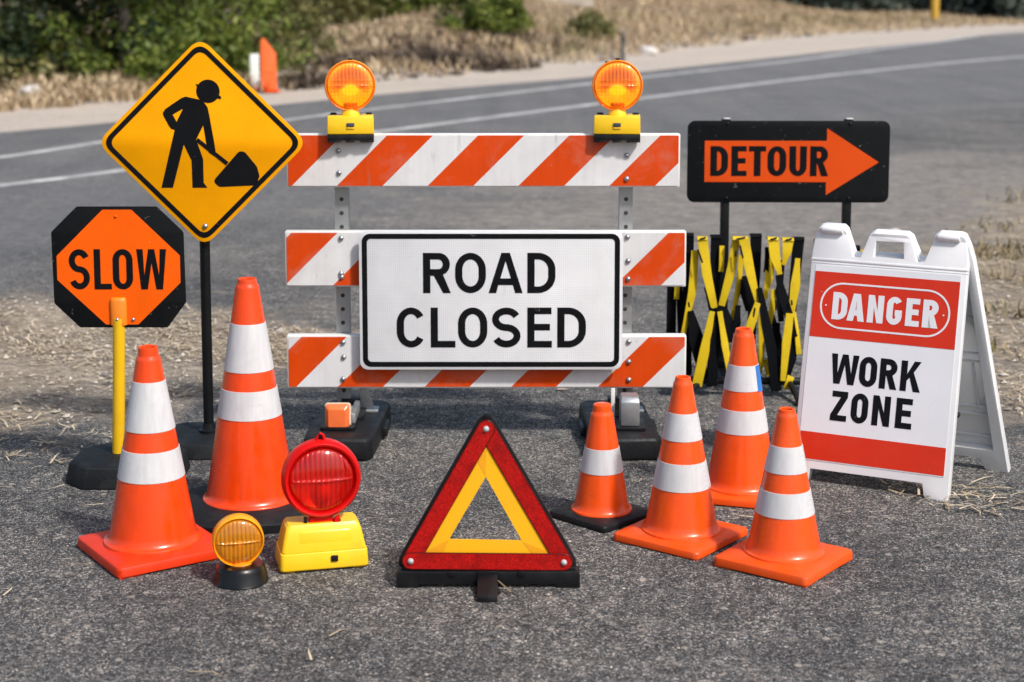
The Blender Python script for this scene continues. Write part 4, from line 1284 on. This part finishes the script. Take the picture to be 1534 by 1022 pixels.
# rounded folds where straps turn over the top cords
for zx, zy, w, col, dy in [(238, 122, 52, Yl, -.022), (315, 122, 54, Bk, .028), (430, 121, 78, Yl, -.026), (523, 120, 58, Bk, .048), (596, 124, 56, Yl, -.024), (674, 130, 58, Yl, -.014), (741, 138, 60, Bk, .048), (180, 118, 50, Bk, .053), (1022, 178, 60, Bk, .028), (915, 132, 80, Yl, -.02)]:
    x, z = cvf(zx, zy); w = w / 3.408 / sf / 2
    mb = MB()
    loops = []
    for i in range(9):
        a = R(180 * i / 8)
        loops.append([(x - w, dy + .017 - .019 * math.cos(a), z - .003 + .012 * math.sin(a)), (x + w, dy + .017 - .019 * math.cos(a), z - .003 + .012 * math.sin(a)),
                      (x + w, dy + .017 - .015 * math.cos(a), z - .003 + .008 * math.sin(a)), (x - w, dy + .017 - .015 * math.cos(a), z - .003 + .008 * math.sin(a))])
    mb.loft(loops); mb.build('strap_fold', M['strap_yellow'] if col == Yl else M['strap_black'], fg)
    if col == Yl:
        mb = MB(); mb.tube([(x - w * .5, dy - .004, z + .001), (x + w * .1, dy - .0045, z + .004), (x + w * .6, dy - .003, z + .008)], .0035, 6); mb.build('buckle', M['black_plastic'], fg)
for zx, zy, zx2, zy2 in [(212, 170, 236, 238), (424, 150, 440, 215), (404, 178, 402, 205), (168, 440, 172, 465), (505, 470, 498, 515), (690, 430, 692, 455), (610, 430, 612, 480)]:
    a, b = cvf(zx, zy), cvf(zx2, zy2)
    mb = MB(); mb.tube([(a[0], -.045, a[1]), ((a[0] + b[0]) / 2, -.048, (a[1] + b[1]) / 2), (b[0], -.045, b[1])], .0042, 6); mb.build('buckle', M['black_plastic'], fg, angle=60)
zb_ = cvf(0, 858)[1]
mb = MB(); mb.tube([(cvf(90, 0)[0], 0, zb_), (cvf(500, 0)[0], .004, zb_ - .004), (cvf(1060, 0)[0], 0, zb_ - .006)], .016, 14); mb.build('bottom_rail', M['black_plastic'], fg, angle=60)
for zx in (110, 300, 640, 860, 1040):
    x = cvf(zx, 0)[0]
    mb = MB(); mb.lathe([(.021, -.03), (.021, .03)], 14, 0, (x, 0, zb_ + .004), 'y'); mb.build('rail_joint', M['black_plastic'], fg, .002)
for zx, ddx, ddy in ((255, -.10, -.12), (255, .05, .16), (690, .02, -.17), (690, -.03, .16), (1040, .05, -.15), (1040, 0, .16)):
    x = cvf(zx, 0)[0]
    mb = MB(); mb.tube([(x, 0, zb_), (x + ddx * .7, ddy * .7, zb_ * .55), (x + ddx, ddy, .014)], .013, 10); mb.lathe([(.022, 0), (.022, .014), (.014, .02)], 12, 0, (x + ddx, ddy, 0)); mb.build('leg', M['black_plastic'], fg, angle=60)

# ---- DANGER WORK ZONE A-frame
def a_frame():
    fl, fr = ground(1203, 727), ground(1419, 753)
    yaw = R(-27)
    d = Vector((math.cos(yaw), math.sin(yaw), 0)); bk = Vector((-math.sin(yaw), math.cos(yaw), 0))
    W = .522
    base = Vector((fr.x, fr.y, 0)) - d * W / 2
    t = thing('folding_sign', 'white plastic A-frame DANGER WORK ZONE sign with red bands', 'sign', base, yaw)
    SPREAD, H = .43, .842
    lean = math.atan2(SPREAD / 2, H)
    L = H / math.cos(lean)
    hw = W / 2
    LC = L - .122          # cap line
    def panel(name, back, dx=0):
        sgn = -1 if back else 1
        mb = MB()
        o = [(-hw, .0), (-hw + .045, .0), (-hw + .055, .012), (-hw + .062, .050), (hw - .085, .050), (hw - .078, .012), (hw - .068, 0), (hw, 0),
             (hw, LC + .03), (hw - .008, L - .03), (hw - .020, L - .004), (hw - .034, L), (hw - .098, L), (hw - .112, L - .012), (hw - .140, LC + .024),
             (.094, LC + .022), (.076, L - .042), (.070, L - .022), (.054, L - .011), (-.054, L - .011), (-.070, L - .022), (-.076, L - .042), (-.094, LC + .022),
             (-hw + .140, LC + .024), (-hw + .116, L - .012), (-hw + .098, L), (-hw + .030, L), (-hw + .016, L - .006), (-hw + .006, L - .04), (-hw, LC + .03)]
        hole = [(-.052, LC + .028), (-.046, L - .040), (.046, L - .040), (.052, LC + .028)]
        if back:
            o = [(-a, b) for a, b in o]; hole = [(-a, b) for a, b in hole]
        if back:
            # frame rim with recessed ribbed skin
            rim = [(-hw + .028, .085), (hw - .028, .085), (hw - .028, LC - .02), (-hw + .028, LC - .02)]
            mb.prism([o, hole, rim], -.012, .032)
            mb.box(-hw + .0285, hw - .0285, .0225, .0275, .0855, LC - .0205)
            for zz in (.12, .20, .23, .40, .43, .56):
                mb.box(-hw + .032, hw - .032, .014, .0225, zz, zz + .007)
            for xx in (-hw + .05, hw - .057):
                mb.box(xx, xx + .007, .0135, .0225, .235, .395)
        else:
            mb.prism([o, hole], 0, .044)
            mb.box(-hw - .0015, hw + .0015, -.0022, .030, LC + .002, LC + .0105)
            mb.box(-hw - .0015, hw + .0015, -.0012, .030, LC - .0075, LC - .004)
        if back:
            for v in mb.bm.verts: v.co.x *= 1 + .44 * (1 - v.co.z / L)
        p = mb.build(name, M['white_plastic'], t, .0035, 2, angle=30)
        if back:
            p.location = (dx, SPREAD, 0)
            p.rotation_euler = (lean, 0, 0)
        else:
            p.rotation_euler = (-lean, 0, 0)
        return p
    f = panel('front_panel', False)
    b = panel('back_panel', True, .0)
    # printed insert: coordinates u from 0..1 across, v from 0 (top of red) to 1 (bottom of strip)
    iw = hw - .016
    V0, V1 = LC - .034, .082
    z_ = lambda v: V0 + (V1 - V0) * v
    x_ = lambda u: -iw + 2 * iw * u
    mb = MB(); mb.prism([rrect(-iw, V1 - .004, iw, LC - .012, .004, 3)], -.0016, -.0002); ins = mb.build('sign_insert', M['white_print'], f, .0004, 1)
    mb = MB(); mb.prism([rrect(x_(.004), z_(.352), x_(.996), z_(0), .002, 2)], -.0024, -.0017); mb.build('red_header', M['red_print'], ins)
    mb = MB(); mb.prism([rrect(x_(.004), z_(1), x_(.996), z_(.857), .002, 2)], -.0024, -.0017); mb.build('red_strip', M['red_print'], ins)
    za, zb2 = z_(.352 * .15), z_(.352 * .855)
    rr_ = (za - zb2) / 2 * .98
    mb = MB(); mb.prism([rrect(x_(.058), zb2, x_(.948), za, rr_, 10), rrect(x_(.058) + .006, zb2 + .006, x_(.948) - .006, za - .006, rr_ - .006, 10)], -.0032, -.0025); mb.build('outline', M['white_print'], ins)
    mb = MB(); lettering(mb, 'DANGER', [(x_(a), x_(c)) for a, c in ((.146, .250), (.252, .372), (.392, .500), (.522, .626), (.652, .745), (.766, .872))], z_(.352 * .715), z_(.352 * .300), -.0033, .222, .20, depth=.0008); mb.build('lettering', M['white_print'], ins)
    mb = MB(); lettering(mb, 'WORK', [(x_(a), x_(c)) for a, c in ((.176, .366), (.374, .494), (.514, .634), (.656, .792))], z_(.590), z_(.432), -.0026, .205, .195, depth=.0008); mb.build('lettering', M['ink'], ins)
    mb = MB(); lettering(mb, 'ZONE', [(x_(a), x_(c)) for a, c in ((.200, .312), (.340, .456), (.486, .606), (.645, .755))], z_(.785), z_(.628), -.0026, .205, .195, depth=.0008); mb.build('lettering', M['ink'], ins)
    for u in (.10, .905): bolt(ins, x_(u), -.0024, z_(.18), .0028, 'rivet', M['white_print'])
    # hinge barrels
    for xc in (-hw + .064, hw - .066):
        mb = MB(); mb.lathe([(.012, -.036), (.013, -.034), (.013, .034), (.012, .036)], 18)
        h = mb.build('hinge', M['white_plastic'], t, angle=60)
        h.location = (xc, SPREAD / 2 - .006, H - .013); h.rotation_euler = (0, R(90), 0)
    mb = MB(); mb.lathe([(.010, 0), (.010, -.014), (.006, -.017)], 14, 0, (hw - .012, .17, .25), 'y'); mb.build('brace_knob', M['black_plastic'], t)
    return t
a_frame()

# ---- red warning lamp on a yellow battery case
gl = ground(482, 846)
rl = thing('warning_lamp', 'red round warning lamp on a yellow battery case in the front row', 'warning lamp', gl, R(14))
mb = MB()
def tier(specs, hw, hd):
    return [[(x * k, y * q, z) for x, y in rrect(-hw, -hd, hw, hd, .014, 4)] for k, q, z in specs]
mb.loft(tier([(.985, .97, .010), (1, 1, .014), (.975, .965, .058), (.965, .95, .0605)], .127, .070))
case = mb.build('battery_case', M['yellow_case'], rl, .002, angle=40)
mb = MB(); mb.loft(tier([(.98, .97, .0612), (.985, .97, .064), (.90, .78, .112), (.86, .70, .128), (.80, .62, .136)], .122, .067))
lid = mb.build('case_lid', M['yellow_case'], rl, .0, angle=22)
mb = MB(); mb.loft([[(-.075, -.062, .072), (.085, -.062, .072), (.085, -.03, .072), (-.075, -.03, .072)], [(-.068, -.053, .116), (.078, -.053, .116), (.078, -.025, .116), (-.068, -.025, .116)], [(-.062, -.046, .124), (.072, -.046, .124), (.072, -.02, .124), (-.062, -.02, .124)]])
mb.build('lid_panel', M['yellow_case'], lid, .003)
mb = MB(); mb.box(.018, .038, -.0735, -.066, .032, .049); mb.build('switch', M['black_plastic'], case, .0015)
for sx in (-1, 1):
    for sy in (-1, 1):
        mb = MB(); mb.box(sx * .095 - .012, sx * .095 + .012, sy * .045 - .012, sy * .045 + .012, 0, .0105); mb.build('rubber_pad', M['yellow_case'], case, .002)
zc = plane(479, 717, gl.y - .02).z
r = 59.5 / scale_at(gl.y, .24)
xo = .0
mb = MB(); mb.loft([[(-.040, -.028, .130), (.036, -.028, .130), (.036, .02, .130), (-.040, .02, .130)], [(-.034, -.030, .150), (.03, -.030, .150), (.03, .02, .150), (-.034, .02, .150)]]); mb.build('neck', M['red_plastic'], rl, .003)
mb = MB()
mb.box(.030, .052, -.036, -.02, .128, .143); mb.box(-.052, -.043, -.03, -.015, .130, .152); mb.build('clip', M['black_plastic'], rl, .002)
mb = MB(); mb.prism([[(.026, .128), (.050, .128), (.048, .158), (.036, .150)]], -.040, -.03); mb.build('bracket_tab', M['red_plastic'], rl, .002)
yy = -.004
mb = MB()
prof = [(r * .55, .040), (r * .88, .030), (r * .985, .012), (r, -.004), (r * .995, -.020), (r * .965, -.033), (r * .915, -.038), (r * .865, -.036), (r * .825, -.026), (r * .81, -.010), (r * .8, .008), (r * .5, .026), (.001, .03)]
mb.lathe(prof, 64, 0, (xo, yy, zc), 'y', caps=False); mb.build('lamp_housing', M['red_plastic'], rl, angle=40)
mb = MB(); mb.lathe([(r * .79, .0), (r * .62, .014), (r * .3, .022), (.002, .024)], 40, 0, (xo, yy, zc), 'y', caps=False); mb.build('reflector', pm('worn bowl', (.85, .62, .45), rough=.3, metal=.7), rl)
dome_cover(rl, r * .835, .036, yy - .023, zc, M['cover_red'])
mb = MB(); disc_lens(mb, r * .82, .022, yy - .020, 13, zc, cross=False, amp0=.065); mb.build('lens', M['lens_red'], rl, angle=70, recalc=False)
mb = MB(); mb.lathe([(.002, .026), (.018, .022), (.024, .0), (.016, -.02), (.002, -.024)], 20, 0, (xo + .008, yy - .004, zc - .048), 'z', caps=False); mb.build('bulb', M['bulb_off'], rl, angle=70)
mb = MB(); mb.tube([(-.012, -.018, zc + r - .006), (-.011, -.02, zc + r + .010), (-.003, -.02, zc + r + .019), (.006, -.02, zc + r + .014), (.011, -.018, zc + r - .006)], .0042, 10)
mb.build('hanging_loop', M['red_plastic'], rl, angle=60)
mb = MB(); mb.box(-.006, .007, -.016, -.008, zc + r - .004, zc + r + .012); mb.build('hook_insert', M['black_plastic'], rl, .002)

# ---- small amber beacon
gb = ground(361, 872)
bc = thing('amber_beacon', 'small amber beacon on a round black base, beside the left cone', 'beacon', gb, R(14))
sb = scale_at(gb.y, .1)
rb = 41.5 / sb
mb = MB(); mb.lathe([(rb * .98, 0), (rb, .003), (rb, .007), (rb * .97, .011), (rb * .89, .042), (rb * .86, .049), (rb * .79, .054), (rb * .45, .056), (.001, .056)], 56); mb.build('base', pm('glossy black plastic', (.004, .0045, .005), rough=.28, dirt=.3, dscale=14, dcol=(.03, .03, .03), bump=.03, spec=.4), bc, angle=30)
mb = MB(); mb.lathe([(.034, .055), (.032, .060), (.024, .064)], 24, 0, (0, 0, 0)); mb.build('collar', M['amber_plastic'], bc)
zc = plane(357, 812, gb.y - .02).z
r = 38.5 / sb
mb = MB()
mb.lathe([(r * .7, .034), (r * .93, .028), (r, .016), (r, -.012), (r * .985, -.02), (r * .95, -.024), (r * .905, -.020), (r * .88, .0), (r * .6, .02), (.001, .024)], 48, 0, (-.006, 0, zc), 'y', caps=False); mb.build('lens_housing', pm('yellow amber plastic', (.88, .36, .008), rough=.3, var=.1), bc, angle=40)
mb = MB(); mb.lathe([(r * .87, -.006), (r * .7, .008), (r * .3, .014), (.002, .016)], 40, 0, (-.006, 0, zc), 'y', caps=False); mb.build('reflector', M['silver'], bc)
dome_cover(bc, r * .91, .024, -.018, zc, M['cover_amber'], -.006)
mb = MB(); disc_lens(mb, r * .895, .014, -.016, 11, zc, cross=False, amp0=.06); o = mb.build('lens', M['lens_yellow'], bc, angle=70, recalc=False); o.location.x = -.006
mb = MB(); mb.lathe([(.001, .016), (.010, .012), (.013, 0), (.010, -.014), (.001, -.018)], 18, 0, (-.004, -.008, zc - .014), 'z', caps=False); mb.build('bulb', M['bulb_off'], bc, angle=70)

# ---- warning triangle
gt = ground(733, 880)
YT = gt.y
st = scale_at(YT, .25)
wt = thing('warning_triangle', 'red reflective warning triangle with yellow inner panels on a black stand', 'warning triangle', (gt.x, YT, 0))
cv = lambda zx, zy: ((560 + zx / 3.194 - 733) / st, plane(733, 600 + zy / 3.194, YT).z)
def bar(a, b, w, ext=0, n=8):
    a, b = Vector(a), Vector(b)
    d = (b - a).normalized(); nrm = Vector((-d.y, d.x)); w = w / 2
    out = []
    ang = math.atan2(d.y, d.x)
    for i in range(n + 1): g = ang - math.pi / 2 + math.pi * i / n; out.append((b.x + w * math.cos(g), b.y + w * math.sin(g)))
    for i in range(n + 1): g = ang + math.pi / 2 + math.pi * i / n; out.append((a.x + w * math.cos(g), a.y + w * math.sin(g)))
    return out
A, B, C = cv(539, 133), cv(176, 762), cv(911, 768)
w = 85 / 3.194 / st
def frame_loop(k_out, k_in):
    cx_, cz_ = (A[0] + B[0] + C[0]) / 3, (A[1] + B[1] + C[1]) / 3
    f = lambda k: [(cx_ + (p[0] - cx_) * k, cz_ + (p[1] - cz_) * k) for p in (A, B, C)]
    return f(k_out), f(k_in)
o_, i_ = frame_loop(1.255, .80)
mb = MB(); mb.prism([round_poly(o_, .034, 8), i_], .004, .014); mb.build('backing_frame', M['black_plastic'], wt, .001)
yo = [cv(541, 205), cv(215, 735), cv(868, 735)]; yi = [cv(537, 365), cv(360, 664), cv(709, 670)]
mb = MB(); mb.prism([yo, yi], -.0005, .0032); mb.build('yellow_panel', M['yellow_reflex'], wt)
M['red_edge'] = pm('dark red bar edge', (.09, .003, .003), rough=.3, spec=.3)
for p, q, y in ((A, C, -.0036), (A, B, -.0074), (B, C, -.0112)):
    mb = MB(); mb.prism([bar(p, q, w)], y, y + .0030); rb0 = mb.build('red_bar', M['red_edge'], wt, .0006, 1)
    mb = MB(); mb.prism([bar(p, q, w * .89)], y - .0007, y - .0002); mb.build('red_reflector', M['red_reflex'], rb0)
M['yellow_fold'] = pm('folded yellow panel corner', (.86, .36, .004), rough=.5)
for tri_ in ([cv(541, 215), cv(500, 295), cv(536, 362)], [cv(225, 732), cv(330, 735), cv(358, 667)], [cv(855, 732), cv(760, 735), cv(711, 673)]):
    mb = MB(); mb.prism([tri_], -.0011, -.0006); mb.build('yellow_flap', M['yellow_fold'], wt)
for p, y in ((A, -.0082), (B, -.012), (C, -.012)): bolt(wt, p[0], y, p[1], .0085, 'rivet', M['rivet'])
mb = MB(); zl = cv(0, 806)[1]; zb0 = 0.0
x0, x1 = cv(108, 0)[0], cv(988, 0)[0]
mb.prism([[(x0, 0), (x0 + .060, 0), (x0 + .062, .014), (x1 - .066, .014), (x1 - .064, 0), (x1, 0), (x1, zl * .86), (x1 - .006, zl * .96), (x0 + .006, zl * .96), (x0, zl * .86)]], -.016, .034)
mb.box(x0 + .012, x1 - .012, -.004, .020, zl * .962, zl * 1.10)
for k in (.3, .68): mb.box(x0 + (x1 - x0) * k - .01, x0 + (x1 - x0) * k + .01, -.020, -.0162, zl * .70, zl * 1.0)
mb.build('stand_bar', M['black_plastic'], wt, .002)
xa, xb = cv(497, 0)[0], cv(594, 0)[0]
mb = MB()
mb.loft([[(xa, y, z0), (xb, y, z0), (xb, y, z1), (xa, y, z1)] for y, z0, z1 in ((-.125, 0, .020), (-.085, 0, .024), (-.060, .0, .034), (-.0165, .012, .046))])
mb.box(xa - .008, xb + .008, -.078, -.066, .010, .020)
mb.box(xa + .004, xb - .004, .0345, .15, .004, .03)
mb.build('cross_foot', M['black_plastic'], wt, .003)
mb = MB(); mb.box(xa - .002, xb + .002, -.0215, -.0165, .034, zl * 1.02); mb.build('latch', M['black_plastic'], wt, .001)
mb = MB()
ra, rb_ = cv(545, 65), cv(545, 100)
mb.box(ra[0] - .012, ra[0] + .012, .0, .013, rb_[1], ra[1]); mb.build('top_clip', M['black_plastic'], wt, .004)
